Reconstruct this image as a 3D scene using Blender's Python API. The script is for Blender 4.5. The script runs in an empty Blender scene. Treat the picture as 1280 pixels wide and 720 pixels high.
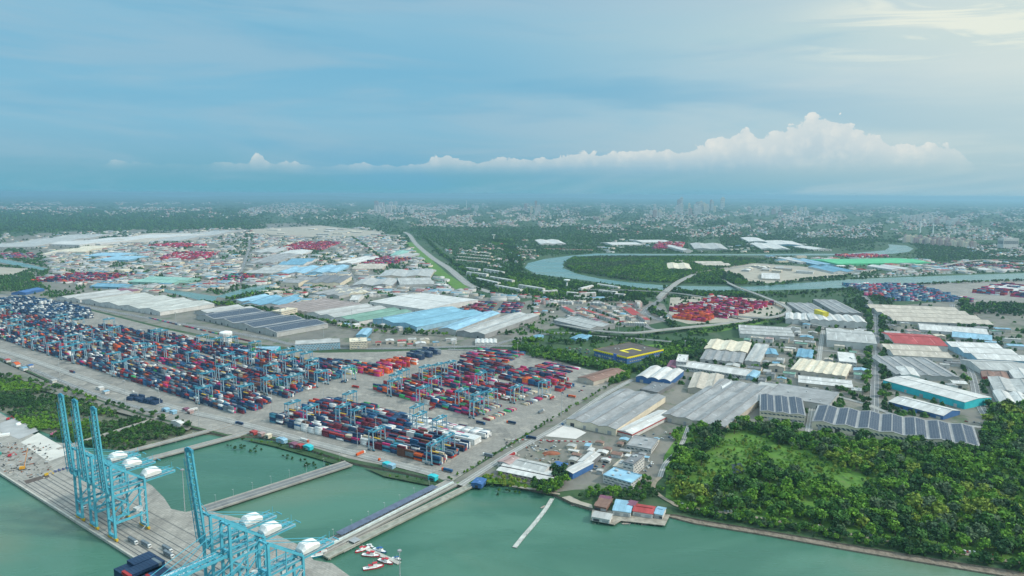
HAZE_D=5.3e-5; EXPO=0.06
import bpy, math, random
import numpy as np
from mathutils import Vector, Matrix
from mathutils.geometry import tessellate_polygon
random.seed(7); RNG=np.random.default_rng(11)
SC=bpy.context.scene; COL=SC.collection
# ------------------------------------------------------------------ camera
H=320.0; FPX=853.0; PIT=math.atan((360-243)/FPX); ROL=math.atan(0.005)
cf=np.array([0,math.cos(PIT),-math.sin(PIT)]); cu0=np.array([0,math.sin(PIT),math.cos(PIT)]); cr0=np.array([1.,0,0])
cr=math.cos(ROL)*cr0+math.sin(ROL)*cu0; cu=-math.sin(ROL)*cr0+math.cos(ROL)*cu0
cam=bpy.data.cameras.new('camera'); camo=bpy.data.objects.new('camera',cam); COL.objects.link(camo)
cam.sensor_width=36; cam.lens=36*FPX/1280; cam.clip_start=1; cam.clip_end=120000
m=Matrix.Identity(4)
for i in range(3):
    m[i][0]=cr[i]; m[i][1]=cu[i]; m[i][2]=-cf[i]
m[2][3]=H; camo.matrix_world=m; SC.camera=camo
def W(x,y,z=0.0):
    X=(x-640)/FPX; Y=(360-y)/FPX
    d=cf+X*cr+Y*cu; t=(z-H)/d[2]
    return np.array([d[0]*t,d[1]*t,z])
def Wn(P,z=0.0):
    P=np.asarray(P,float); X=(P[:,0]-640)/FPX; Y=(360-P[:,1])/FPX
    d=cf[None]+X[:,None]*cr[None]+Y[:,None]*cu[None]; t=(z-H)/d[:,2]
    return d*t[:,None]+np.array([0,0,H])
def PX(p):
    p=np.atleast_2d(np.asarray(p,float))-np.array([0,0,H])
    D=p@cf; return np.stack([640+FPX*(p@cr)/D, 360-FPX*(p@cu)/D],1)
def ppm(p): return FPX/max(1,math.hypot(p[0],p[1]))
def inpoly(P,poly):
    P=np.atleast_2d(P); x=P[:,0]; y=P[:,1]; c=np.zeros(len(P),bool); n=len(poly)
    for i in range(n):
        x1,y1=poly[i][:2]; x2,y2=poly[i-1][:2]
        c^=((y1>y)!=(y2>y))&(x<(x2-x1)*(y-y1)/((y2-y1) or 1e-9)+x1)
    return c
# ------------------------------------------------------------------ materials
MC={}
def ntree(name):
    m=bpy.data.materials.new(name); m.use_nodes=True; nt=m.node_tree
    nt.nodes['Principled BSDF'].inputs['Specular IOR Level'].default_value=.18
    return m,nt,nt.nodes['Principled BSDF']
def N(nt,t,**k):
    n=nt.nodes.new(t)
    for a,b in k.items():
        if a.startswith('i_'):
            key=a[2:].replace('_',' ')
            n.inputs[int(key) if key.isdigit() else key].default_value=b
        else: setattr(n,a,b)
    return n
def mixc(nt,fac,a,b,mode='MIX'):
    n=nt.nodes.new('ShaderNodeMix'); n.data_type='RGBA'; n.blend_type=mode
    for s,v in ((n.inputs[0],fac),(n.inputs[6],a),(n.inputs[7],b)):
        if hasattr(v,'links') or isinstance(v,bpy.types.NodeSocket): nt.links.new(v,s)
        elif isinstance(v,(int,float)): s.default_value=v
        else: s.default_value=(*v[:3],1)
    return n.outputs[2]
def mrange(nt,v,a,b,c,d,smooth=False):
    n=nt.nodes.new('ShaderNodeMapRange'); nt.links.new(v,n.inputs[0])
    if smooth: n.interpolation_type='SMOOTHSTEP'
    for i,x in enumerate((a,b,c,d)): n.inputs[i+1].default_value=x
    return n.outputs[0]
def noise(nt,co,scale,detail=4,rough=.6,dist=0):
    n=N(nt,'ShaderNodeTexNoise'); n.inputs['Scale'].default_value=scale; n.inputs['Detail'].default_value=detail
    n.inputs['Roughness'].default_value=rough; n.inputs['Distortion'].default_value=dist
    if co is not None: nt.links.new(co,n.inputs['Vector'])
    return n.outputs['Fac']
def coord(nt,obj=True,scale=(1,1,1),rot=0):
    c=N(nt,'ShaderNodeTexCoord'); mp=N(nt,'ShaderNodeMapping'); mp.inputs['Scale'].default_value=scale
    mp.inputs['Rotation'].default_value=(0,0,rot)
    nt.links.new(c.outputs['Object'],mp.inputs[0]); return mp.outputs[0]
def paint(col,rough=.6,var=.12,sc=.15,metal=0):
    key=('p',tuple(round(c,3) for c in col),rough,var,sc)
    if key in MC: return MC[key]
    m,nt,b=ntree('painted_surface'); co=coord(nt)
    f=noise(nt,co,sc,5); dk=[c*(1-2.2*var) for c in col]; lt=[min(1,c*(1+var)) for c in col]
    c=mixc(nt,mrange(nt,f,.3,.7,0,1),dk,lt); nt.links.new(c,b.inputs['Base Color'])
    b.inputs['Roughness'].default_value=rough; b.inputs['Metallic'].default_value=metal
    MC[key]=m; return m
def roofm(col,seam=2.2,var=.15):
    key=('r',tuple(round(c,3) for c in col),seam)
    if key in MC: return MC[key]
    m,nt,b=ntree('sheet_roof'); co=coord(nt)
    f=noise(nt,coord(nt,scale=(1,.25,1)),.12,6,.65); f2=noise(nt,coord(nt,scale=(.2,1,1)),.5,4)
    w=N(nt,'ShaderNodeTexWave'); w.bands_direction='X'; w.inputs['Scale'].default_value=.31/seam*1.0; nt.links.new(co,w.inputs['Vector'])
    c=mixc(nt,mrange(nt,f,.3,.72,0,1),[x*(1-2.4*var) for x in col],[min(1,x*(1+var)) for x in col])
    c=mixc(nt,mrange(nt,f2,.5,.75,0,.5),c,(col[0]*.55+.02,col[1]*.5+.02,col[2]*.45+.015))
    c=mixc(nt,mrange(nt,w.outputs['Fac'],.9,1,0,.22),c,[x*.45 for x in col])
    # pale replaced sheets here and there
    v=N(nt,'ShaderNodeTexVoronoi'); v.inputs['Scale'].default_value=.06; nt.links.new(coord(nt,scale=(1.4,.5,1)),v.inputs['Vector'])
    sp=N(nt,'ShaderNodeSeparateColor'); nt.links.new(v.outputs['Color'],sp.inputs[0])
    c=mixc(nt,mrange(nt,sp.outputs[0],.82,.83,0,.25),c,[min(.8,x*1.5+.03) for x in col])
    nt.links.new(c,b.inputs['Base Color']); b.inputs['Roughness'].default_value=.65
    MC[key]=m; return m
def attrm(name,rough=.8,var=.25,sc=.5,att='tint'):
    if name in MC: return MC[name]
    m,nt,b=ntree(name); a=N(nt,'ShaderNodeAttribute'); a.attribute_name=att
    f=noise(nt,coord(nt),sc,3)
    c=mixc(nt,mrange(nt,f,.3,.7,0,var),a.outputs['Color'],(0,0,0))
    nt.links.new(c,b.inputs['Base Color']); b.inputs['Roughness'].default_value=rough
    MC[name]=m; return m
def groundm(name,cols,scales,rough=.9,joints=None,rot=0,extra=None,bump=0):
    if name in MC: return MC[name]
    m,nt,b=ntree(name); co=coord(nt,rot=rot)
    c=mixc(nt,mrange(nt,noise(nt,co,scales[0],7,.65),.35,.65,0,1),cols[0],cols[1])
    if len(cols)>2: c=mixc(nt,mrange(nt,noise(nt,coord(nt,scale=(1,.35,1),rot=rot),scales[1],6,.7),.52,.68,0,.8),c,cols[2])
    if len(cols)>3: c=mixc(nt,mrange(nt,noise(nt,co,scales[2],4,.6,1),.55,.65,0,.7),c,cols[3])
    if extra:
        tr=noise(nt,coord(nt,scale=(.012,.35,1),rot=rot),1.0,5,.7,.3); c=mixc(nt,mrange(nt,tr,.52,.72,0,.45),c,[x*.5 for x in cols[0]])
        tr2=noise(nt,coord(nt,scale=(.35,.012,1),rot=rot),1.0,5,.7,.3); c=mixc(nt,mrange(nt,tr2,.56,.74,0,.4),c,[x*.5 for x in cols[0]])
    if joints:
        br=N(nt,'ShaderNodeTexBrick'); br.inputs['Scale'].default_value=joints; br.inputs['Mortar Size'].default_value=.012
        br.inputs['Color1'].default_value=(1,1,1,1); br.inputs['Color2'].default_value=(.86,.86,.86,1); br.inputs['Mortar'].default_value=(.6,.6,.6,1)
        nt.links.new(co,br.inputs['Vector']); c=mixc(nt,1.0,c,br.outputs['Color'],'MULTIPLY')
    nt.links.new(c,b.inputs['Base Color']); b.inputs['Roughness'].default_value=rough
    MC[name]=m; return m
# palette (real-world base colours)
CRANE=paint((.085,.36,.45),.5,.10,.2); CRANE_D=paint((.05,.25,.34),.5,.1); YEL=paint((.55,.36,.03),.5)
WHITE=paint((.68,.69,.66),.5,.05); GREYM=paint((.30,.31,.31),.6,.1); DARK=paint((.05,.055,.06),.7,.1)
GLASS=paint((.05,.08,.10),.15,.1); RUST=paint((.25,.09,.05),.8,.2); STEEL=paint((.38,.40,.40),.4,.1)
RTGM=paint((.05,.23,.32),.45,.12,.3); CONC=paint((.36,.35,.32),.85,.12,.05)
# ------------------------------------------------------------------ mesh helpers
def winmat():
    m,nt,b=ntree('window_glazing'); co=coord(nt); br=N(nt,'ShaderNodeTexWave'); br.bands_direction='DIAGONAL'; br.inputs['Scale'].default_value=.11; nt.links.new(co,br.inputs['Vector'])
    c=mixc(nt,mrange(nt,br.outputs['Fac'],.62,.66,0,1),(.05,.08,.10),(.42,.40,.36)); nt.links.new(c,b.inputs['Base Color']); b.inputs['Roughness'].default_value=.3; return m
def solarmat():
    m,nt,b=ntree('solar_cells'); br=N(nt,'ShaderNodeTexBrick'); br.inputs['Scale'].default_value=.16; br.offset=0; br.inputs['Mortar Size'].default_value=.012
    br.inputs['Color1'].default_value=(.028,.042,.066,1); br.inputs['Color2'].default_value=(.042,.060,.088,1); br.inputs['Mortar'].default_value=(.22,.24,.25,1)
    nt.links.new(coord(nt),br.inputs['Vector']); nt.links.new(br.outputs['Color'],b.inputs['Base Color']); b.inputs['Roughness'].default_value=.6; return m
WINM=winmat(); PVM=solarmat()
class MB:
    def __init__(s): s.v=[]; s.f=[]; s.mi=[]
    def quad(s,a,b,c,d,mi=0):
        n=len(s.v); s.v+= [tuple(a),tuple(b),tuple(c),tuple(d)]; s.f.append((n,n+1,n+2,n+3)); s.mi.append(mi)
    def face(s,pts,mi=0):
        n=len(s.v); s.v+=[tuple(p) for p in pts]; s.f.append(tuple(range(n,n+len(pts)))); s.mi.append(mi)
    def box(s,x0,y0,z0,x1,y1,z1,mi=0):
        n=len(s.v); s.v+=[(x,y,z) for z in(z0,z1) for x,y in((x0,y0),(x1,y0),(x1,y1),(x0,y1))]
        for q in((0,3,2,1),(4,5,6,7),(0,1,5,4),(1,2,6,5),(2,3,7,6),(3,0,4,7)): s.f.append(tuple(n+i for i in q)); s.mi.append(mi)
    def bar(s,a,b,w,h=None,mi=0):
        a=Vector(a); b=Vector(b); h=h or w; d=(b-a)
        if d.length<1e-6: return
        d.normalize(); up=Vector((0,0,1)) if abs(d.z)<.95 else Vector((1,0,0))
        r=d.cross(up).normalized()*w/2; u=r.normalized().cross(d)*h/2
        n=len(s.v)
        for p in(a,b): s.v+=[tuple(p-r-u),tuple(p+r-u),tuple(p+r+u),tuple(p-r+u)]
        for q in((0,1,2,3),(7,6,5,4),(0,4,5,1),(1,5,6,2),(2,6,7,3),(3,7,4,0)): s.f.append(tuple(n+i for i in q)); s.mi.append(mi)
    def tube(s,a,b,r1,r2=None,k=8,mi=0,cap=True):
        r2=r1 if r2 is None else r2; a=Vector(a); b=Vector(b); d=(b-a).normalized()
        up=Vector((0,0,1)) if abs(d.z)<.95 else Vector((1,0,0)); r=d.cross(up).normalized(); u=r.cross(d)
        n=len(s.v)
        for p,q in((a,r1),(b,r2)):
            for i in range(k): t=2*math.pi*i/k; s.v.append(tuple(p+r*math.cos(t)*q+u*math.sin(t)*q))
        for i in range(k): j=(i+1)%k; s.f.append((n+i,n+j,n+k+j,n+k+i)); s.mi.append(mi)
        if cap: s.f.append(tuple(range(n+k,n+2*k))); s.mi.append(mi); s.f.append(tuple(range(n+k-1,n-1,-1))); s.mi.append(mi)
    def lathe(s,prof,c=(0,0),k=12,mi=0):
        n=len(s.v)
        for r,z in prof:
            for i in range(k): t=2*math.pi*i/k; s.v.append((c[0]+r*math.cos(t),c[1]+r*math.sin(t),z))
        for a in range(len(prof)-1):
            for i in range(k): j=(i+1)%k; s.f.append((n+a*k+i,n+a*k+j,n+(a+1)*k+j,n+(a+1)*k+i)); s.mi.append(mi)
        s.f.append(tuple(range(n+(len(prof)-1)*k,n+len(prof)*k))); s.mi.append(mi)
    def build(s,name,mats,parent=None,loc=None,rz=0):
        me=bpy.data.meshes.new(name); me.from_pydata(s.v,[],s.f)
        if not isinstance(mats,(list,tuple)): mats=[mats]
        for q in mats: me.materials.append(q)
        if len(mats)>1: me.polygons.foreach_set('material_index',s.mi)
        me.update(); o=bpy.data.objects.new(name,me); COL.objects.link(o)
        if parent: o.parent=parent
        if loc is not None: o.location=loc
        o.rotation_euler[2]=rz; return o
ALL=[]
def tag(o,label=None,cat=None,group=None,kind=None,auto=None,px=None):
    if label: o['label']=label
    if cat: o['category']=cat
    if group: o['group']=group
    if kind: o['kind']=kind
    if auto: ALL.append((o,auto))
    return o
def empty(name,loc,rz=0):
    o=bpy.data.objects.new(name,None); COL.objects.link(o); o.location=loc; o.rotation_euler[2]=rz; o.empty_display_size=1; return o
def copytree(o,loc=None,rz=None,scale=None,parent=None):
    c=o.copy(); COL.objects.link(c)
    if parent: c.parent=parent
    if loc is not None: c.location=loc
    if rz is not None: c.rotation_euler[2]=rz
    if scale is not None: c.scale=scale
    for ch in o.children: copytree(ch,parent=c)
    return c
def npmesh(name,V,F,mat,tint=None,k=4):
    """V (n,3), F (m,k) ints, tint (m,3)"""
    me=bpy.data.meshes.new(name); me.vertices.add(len(V)); me.vertices.foreach_set('co',np.ascontiguousarray(V,dtype=np.float32).ravel())
    me.loops.add(F.size); me.loops.foreach_set('vertex_index',np.ascontiguousarray(F,dtype=np.int32).ravel())
    me.polygons.add(len(F)); me.polygons.foreach_set('loop_start',np.arange(0,F.size,k,dtype=np.int32)); me.polygons.foreach_set('loop_total',np.full(len(F),k,np.int32))
    if tint is not None:
        a=me.attributes.new('tint','FLOAT_COLOR','FACE'); c=np.ones((len(F),4),np.float32); c[:,:3]=tint; a.data.foreach_set('color',c.ravel())
    me.materials.append(mat); me.update(calc_edges=True); me.validate(); return me
def link(name,me,parent=None):
    o=bpy.data.objects.new(name,me); COL.objects.link(o)
    if parent: o.parent=parent
    return o
def sheet(name,pts,z,mat,px=True,kind='structure',skirt=0,smat=None):
    P=[W(a[0],a[1],0) for a in pts] if px else [np.array([a[0],a[1],0]) for a in pts]
    V=[Vector((p[0],p[1],z)) for p in P]; T=tessellate_polygon([V]); mb=MB()
    mb.v=[tuple(v) for v in V]; mb.f=[]
    for t in T:
        a,b,c=[V[i] for i in t]
        t=t if (b-a).cross(c-a).z>0 else (t[0],t[2],t[1])
        mb.f.append(tuple(t)); mb.mi.append(0)
    if skirt:
        n=len(V); 
        for i in range(n):
            j=(i+1)%n; a,b=V[i],V[j]; mb.quad((a.x,a.y,z),(b.x,b.y,z),(b.x,b.y,z-skirt),(a.x,a.y,z-skirt),1)
    o=mb.build(name,[mat,smat or CONC]); o['kind']=kind; return o
FOOT=[]   # oriented rectangles (cx,cy,ux,uy,hw,hd)
def foot(cx,cy,a,w,d): FOOT.append((cx,cy,math.cos(a),math.sin(a),w/2,d/2))
def clear(P,m=0):
    P=np.atleast_2d(P); ok=np.ones(len(P),bool); A=np.array(FOOT)
    if not len(A): return ok
    if len(P)<40:
        c=P[:,:2].mean(0); r=np.abs(P[:,:2]-c).max()*1.5
        A=A[np.hypot(A[:,0]-c[0],A[:,1]-c[1])<np.hypot(A[:,4],A[:,5])+r+m+1]
        if not len(A): return ok
        dx=P[:,0][:,None]-A[:,0]; dy=P[:,1][:,None]-A[:,1]
        return ~((abs(dx*A[:,2]+dy*A[:,3])<A[:,4]+m)&(abs(-dx*A[:,3]+dy*A[:,2])<A[:,5]+m)).any(1)
    lo=P[:,:2].min(0)-500; hi=P[:,:2].max(0)+500
    for cx,cy,ux,uy,hw,hd in A[(A[:,0]>lo[0])&(A[:,0]<hi[0])&(A[:,1]>lo[1])&(A[:,1]<hi[1])]:
        dx=P[:,0]-cx; dy=P[:,1]-cy; ok&=~((abs(dx*ux+dy*uy)<hw+m)&(abs(-dx*uy+dy*ux)<hd+m))
    return ok
def smooth(P,k=4):
    P=[np.array(p) for p in P]; out=[]
    for i in range(len(P)-1):
        p0=P[max(0,i-1)];p1=P[i];p2=P[i+1];p3=P[min(len(P)-1,i+2)]
        for j in range(k):
            t=j/k; out.append(.5*((2*p1)+(p2-p0)*t+(2*p0-5*p1+4*p2-p3)*t*t+(3*p1-p0-3*p2+p3)*t**3))
    out.append(P[-1]); return out
def ribbonmb(mb,P,w,z,off=0,zs=None,mi=0,thick=0):
    L=[];R=[]
    for i,p in enumerate(P):
        a=P[max(0,i-1)];b=P[min(len(P)-1,i+1)]; d=b[:2]-a[:2]; d=d/(np.linalg.norm(d)+1e-9); n=np.array([-d[1],d[0]])
        zz=z if zs is None else zs[i]
        L.append((*(p[:2]+n*(off+w/2)),zz)); R.append((*(p[:2]+n*(off-w/2)),zz))
    for i in range(len(P)-1):
        mb.quad(R[i],R[i+1],L[i+1],L[i],mi)
        if thick:
            dn=lambda q:(q[0],q[1],q[2]-thick)
            mb.quad(dn(R[i]),dn(R[i+1]),R[i+1],R[i],mi+1); mb.quad(L[i],L[i+1],dn(L[i+1]),dn(L[i]),mi+1); mb.quad(dn(L[i]),dn(L[i+1]),dn(R[i+1]),dn(R[i]),mi+1)
# ------------------------------------------------------------------ ground materials
YA=math.radians(-31)
M_LAND=groundm('scrub_ground',[(.030,.064,.028),(.048,.085,.034),(.09,.10,.07),(.022,.055,.022)],(.004,.012,.05))
M_YARD=groundm('yard_concrete',[(.215,.203,.180),(.28,.262,.23),(.13,.125,.115),(.35,.32,.27)],(.01,.025,.05),joints=.055,rot=-YA,extra=True)
M_IND=groundm('industrial_ground',[(.125,.122,.108),(.195,.18,.15),(.085,.095,.07),(.05,.09,.035)],(.012,.03,.02))
M_DIRT=groundm('bare_earth',[(.28,.25,.20),(.37,.335,.27),(.19,.165,.13)],(.02,.05,.1))
M_GRASS=groundm('grass_ground',[(.060,.14,.022),(.10,.19,.03),(.028,.075,.02),(.11,.15,.05)],(.03,.09,.05))
M_ASPH=groundm('asphalt',[(.13,.135,.135),(.18,.18,.175),(.10,.10,.10)],(.05,.08,.1))
M_ROADC=groundm('concrete_road',[(.215,.21,.195),(.27,.265,.24),(.15,.15,.145)],(.05,.08,.1))
M_APRON=groundm('apron_concrete',[(.27,.255,.225),(.34,.32,.28),(.17,.163,.145),(.38,.355,.31)],(.02,.05,.08),joints=.1,rot=math.radians(36),extra=True)
M_MUD=groundm('mud',[(.09,.10,.07),(.13,.13,.09)],(.05,.1))
M_ROCK=groundm('rock',[(.13,.105,.08),(.24,.20,.155),(.07,.065,.05)],(.25,.4,.3))
def water(name,c1,c2,c3):
    m,nt,b=ntree(name); co=coord(nt)
    c=mixc(nt,mrange(nt,noise(nt,coord(nt,scale=(.6,1,1)),.006,5,.55,.6),.42,.60,0,1,True),c1,c2)
    c=mixc(nt,mrange(nt,noise(nt,coord(nt,scale=(1,1.6,1)),.0035,4,.5,.5),.52,.72,0,.75,True),c,c3)
    nt.links.new(c,b.inputs['Base Color']); b.inputs['Roughness'].default_value=.25; b.inputs['IOR'].default_value=1.33; b.inputs['Specular IOR Level'].default_value=.38
    nt.links.new(mrange(nt,noise(nt,coord(nt,scale=(.5,2.2,1),rot=.5),.012,5,.6,.8),.35,.65,.14,.42),b.inputs['Roughness'])
    bp=N(nt,'ShaderNodeBump'); bp.inputs['Strength'].default_value=.18; bp.inputs['Distance'].default_value=.5
    nt.links.new(noise(nt,coord(nt,scale=(1,2,1)),.35,4,.6),bp.inputs['Height']); nt.links.new(bp.outputs[0],b.inputs['Normal']); return m
M_SEA=water('sea_water',(.036,.112,.074),(.060,.150,.102),(.115,.155,.100))
M_RIV=water('river_water',(.08,.17,.16),(.11,.19,.17),(.12,.17,.14))
# ------------------------------------------------------------------ SETTING
shore=[(-900,330),(-300,352),(-120,396),(0,449),(60,476),(120,500),(180,520),(235,533),(285,545),(325,545),(345,549),(372,556),(400,566),(436,577),(455,581),(500,589),(540,598),(562,607),(590,604),(615,601),(650,608),(690,616),(716,628),(742,636),(790,640),(845,643),(880,650),(960,663),(1060,680),(1180,700),(1285,716),(1500,752),(2300,860)]
sw=[W(x,y) for x,y in shore]
sw=[np.array([-52000.,sw[0][1]-50,0])]+sw+[np.array([52000.,sw[-1][1],0]),np.array([52000.,52000.,0]),np.array([-52000.,52000.,0])]
sheet('ground',sw,0,M_LAND,px=False,skirt=4,smat=M_ROCK)
sheet('sea_water',[(-52000,-1500),(52000,-1500),(52000,2600),(-52000,2600)],-3,M_SEA,px=False)
# quay apron along its own straight edge
qa=W(0,591); qb=W(160,692); qd=(qb-qa)/np.linalg.norm(qb-qa); qn=np.array([-qd[1],qd[0],0])
QROT=math.atan2(qd[1],qd[0])
Q=lambda s,t,z=0:np.array([qa[0]+qd[0]*s+qn[0]*t,qa[1]+qd[1]*s+qn[1]*t,z])
def toQ(x,y,z=0): p=W(x,y,z)-qa; return float(p@qd),float(p@qn)
back=[(250,636),(232,640),(214,636),(205,622),(190,607),(160,590),(120,570),(95,555),(70,553),(40,542),(5,519),(-60,480)]
fr=[Q(-420,0),Q(900,0),Q(900,90)]
bk=[W(470,760),W(440,722),W(415,704),W(392,700),W(380,684),W(300,648)]+[W(x,y) for x,y in back]
sheet('quay_apron',[tuple(p) for p in fr+bk],0,M_APRON,px=False,skirt=4,smat=CONC)
# quay edge beam, fenders
mb=MB(); mb.box(-420,-.6,-2,900,.9,.35)
o=mb.build('quay_kerb',paint((.42,.40,.35),.8)); o.location=(qa[0],qa[1],0); o.rotation_euler[2]=QROT; o['kind']='structure'
mb=MB()
for t,w,mi in((4.2,.8,0),(7.5,.9,1),(33.3,.8,0),(13,1.4,1),(17,1.2,1),(24,1.2,1),(28,.9,1),(41,.8,1),(52,1.,1)):
    mb.quad((45 if mi else 40,t-w/2,.03),(900,t-w/2,.03),(900,t+w/2,.03),(45 if mi else 40,t+w/2,.03),mi)
o=mb.build('quay_rail_lines',[DARK,paint((.13,.13,.125),.9,.2,.02)]); o.location=(qa[0],qa[1],0); o.rotation_euler[2]=QROT; o['kind']='structure'
# sheets on the land
Z=[.05]
def z():
    Z[0]+=.02; return Z[0]
sheet('yard_pavement',[(-320,352),(-120,398),(0,447),(60,474),(120,498),(180,518),(235,531),(285,543),(330,543),(372,553),(400,562),(436,573),(455,577),(500,585),(540,594),(562,604),(640,552),(700,520),(760,482),(778,466),(735,462),(700,452),(640,440),(560,437),(470,440),(400,441),(340,437),(280,428),(200,410),(100,385),(0,368),(-200,345)],z(),M_YARD)
for nm,mt,p in (
 ('industrial_ground',M_IND,[(562,604),(760,482),(800,470),(870,450),(950,425),(1000,400),(1090,385),(1230,372),(1420,372),(1420,500),(1240,505),(1230,560),(1010,540),(925,525),(855,535),(830,570),(825,600),(800,612),(720,612),(690,616),(640,606),(600,604)]),
 ('industrial_ground',M_IND,[(-200,345),(0,366),(100,383),(200,408),(300,428),(380,436),(440,436),(640,432),(700,405),(690,385),(610,372),(540,350),(500,300),(460,290),(380,278),(220,284),(120,288),(40,292),(-60,310)]),
 ('industrial_ground',M_IND,[(640,412),(720,410),(800,408),(840,400),(830,380),(790,372),(700,368),(640,380),(610,392)]),
 ('construction_ground',M_DIRT,[(800,320),(880,326),(960,330),(1040,336),(1060,345),(960,354),(905,348),(860,340),(812,335)]),
 ('yard_ground',M_DIRT,[(838,372),(880,370),(930,372),(985,378),(975,392),(930,402),(860,405),(835,398)]),
 ('bare_ground',M_DIRT,[(310,287),(400,282),(480,290),(470,296),(380,296),(320,292)]),
 ('bare_ground',M_DIRT,[(-60,330),(0,334),(36,336),(20,343),(-60,350)]),
 ('paved_yard',M_YARD,[(1075,356),(1120,352),(1290,350),(1400,352),(1400,376),(1220,378),(1150,376),(1080,366)]),
 ('forest_floor',M_GRASS,[(833,600),(830,570),(856,533),(925,524),(1010,541),(1228,561),(1240,506),(1420,502),(1600,560),(1600,765),(1280,706),(1150,688),(1000,660),(870,640),(832,622)]),
 ('grass_verge',M_GRASS,[(562,606),(600,604),(640,606),(690,616),(640,600),(600,596)]),
 ('grass_field',M_GRASS,[(508,303),(520,303),(540,325),(560,343),(590,362),(575,366),(548,345),(535,340),(525,325)]),
 ('grass_field',M_GRASS,[(862,412),(900,404),(960,397),(965,402),(900,415),(860,418)]),
 ('grass_field',M_GRASS,[(796,432),(830,430),(835,445),(800,456)]),
 ('verge',M_IND,[(-100,455),(0,452),(60,478),(120,500),(180,521),(240,534),(235,538),(150,516),(60,490),(0,470),(-100,470)]),
 ): sheet(nm,p,z(),mt)
sheet('forecourt',[(675,545),(707,530),(733,541),(720,549)],z(),paint((.52,.49,.45),.9,.06,.05))
sheet('beach',[(702,622),(712,620),(726,627),(740,631),(741,636),(728,632),(714,628)],z(),M_DIRT)
sheet('beach',[(640,607),(670,611),(700,617),(700,619),(668,613),(640,609)],z(),M_DIRT)
# rivers
for nm,p in (('river_water',[(745,317),(710,320),(680,324),(660,329),(656,335),(670,343),(700,346.5),(735,351),(777,357.5),(830,363),(880,365),(940,364),(1000,362),(1080,359),(1144,355),(1280,349.5),(1500,342),(1500,334),(1280,341.5),(1160,345.5),(1066,349),(1000,354),(940,358.5),(880,358),(825,356.5),(785,353),(750,348.5),(724,343),(706,336),(703,330),(716,323),(750,319.6),(900,319.2),(1000,319.4),(1065,319.4),(1115,317.5),(1136,315),(1142,311),(1133,307),(1110,305.5),(1112,309),(1106,313),(1060,317),(900,318),(800,317.4)]),
 ('canal_water',[(-60,318),(0,323),(25,328),(60,336),(55,338),(20,332),(0,328),(-60,324)]),
 ('canal_water',[(190,362),(205,361),(240,366),(272,371),(268,377),(255,377),(225,369)]),
 ('canal_water',[(268,371),(300,362),(330,356),(345,357),(320,364),(285,373)]),
 ('pond_water',[(300,363),(330,360),(345,361),(338,366),(305,366)]),
 ('pond_water',[(914,581),(926,579),(931,590),(917,594)])):
    sheet(nm,p,z()+.05,M_RIV if nm!='pond_water' else (M_SEA if p[0][0]<500 else water('still_water',(.02,.035,.04),(.03,.05,.05),(.03,.05,.05))))
Z[0]+=.05
# ------------------------------------------------------------------ roads
LINE=paint((.62,.62,.58),.7)
def road(px,w,mat=M_ASPH,zz=None,elev=0,marks=True,name='road',rise=None,k=5):
    P=smooth([W(a[0],a[1]) for a in px],k); zz=zz or z()
    mb=MB()
    if elev:
        n=len(P); zs=[max(.3,elev*min(1,(i/(n-1))/(rise or .15),((n-1-i)/(n-1))/(rise or .15))) for i in range(n)]
        P2=[]
        for p,q in zip(P,zs): # keep the deck where the photo shows it at its height
            s=(H-q)/H; P2.append(np.array([p[0]*s,p[1]*s,0]))
        P=P2
        ribbonmb(mb,P,w,0,zs=zs,mi=0,thick=1.4)
        ribbonmb(mb,P,.35,0,off=w/2-.2,zs=[q+.9 for q in zs],mi=1,thick=.9); ribbonmb(mb,P,.35,0,off=-w/2+.2,zs=[q+.9 for q in zs],mi=1,thick=.9)
        ribbonmb(mb,P,.5,0,zs=[q+.05 for q in zs],mi=3)
        acc=0
        for i in range(1,n):
            acc+=np.linalg.norm(P[i]-P[i-1])
            if acc>32 and zs[i]>3: mb.box(P[i][0]-1,P[i][1]-1,-3,P[i][0]+1,P[i][1]+1,zs[i]-1.3,1); acc=0
        o=mb.build('flyover',[mat,CONC,CONC,LINE]); tag(o,cat='flyover')
        o['label']=name
    else:
        ribbonmb(mb,P,w,zz)
        if marks: 
            ribbonmb(mb,P,.4,zz+.012,mi=1); ribbonmb(mb,P,.25,zz+.012,off=w/2-.5,mi=1); ribbonmb(mb,P,.25,zz+.012,off=-w/2+.5,mi=1)
        o=mb.build(name,[mat,LINE]); o['kind']='structure'
    for i in range(len(P)-1):
        c=(P[i]+P[i+1])/2; d=P[i+1]-P[i]; foot(c[0],c[1],math.atan2(d[1],d[0]),np.linalg.norm(d)+2,w+3)
    return o
road([(575,607),(640,566),(700,532),(752,496),(790,475)],9,M_ROADC)
road([(-120,362),(0,368),(65,376),(180,397),(320,421),(380,433),(470,436),(560,434),(640,433),(700,440),(740,450),(800,462)],16)
road([(-60,428),(0,438),(90,468),(160,492),(225,512),(290,527),(400,556),(540,592)],14,M_ROADC)
road([(-60,436),(0,446),(60,470),(130,497),(200,517)],8,M_ASPH)
road([(505,290),(512,294),(520,305),(540,322),(560,335),(578,350),(590,358),(615,366)],30,M_ROADC)
road([(560,437),(600,437),(640,425),(700,416),(740,420),(800,424),(850,428),(900,430)],12)
road([(1092,545),(1093,500),(1094,460),(1095,430),(1094,405),(1092,385),(1080,370)],13)
road([(1190,380),(1195,420),(1205,450),(1215,470),(1222,500),(1232,520)],12)
road([(925,500),(980,484),(1020,490),(1080,505),(1120,520),(1160,527),(1230,535)],9,M_ROADC)
road([(1010,545),(1020,480),(1025,440),(1030,405)],9,M_ROADC)
road([(930,432),(1000,436),(1090,444),(1180,450),(1290,458)],8)
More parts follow.
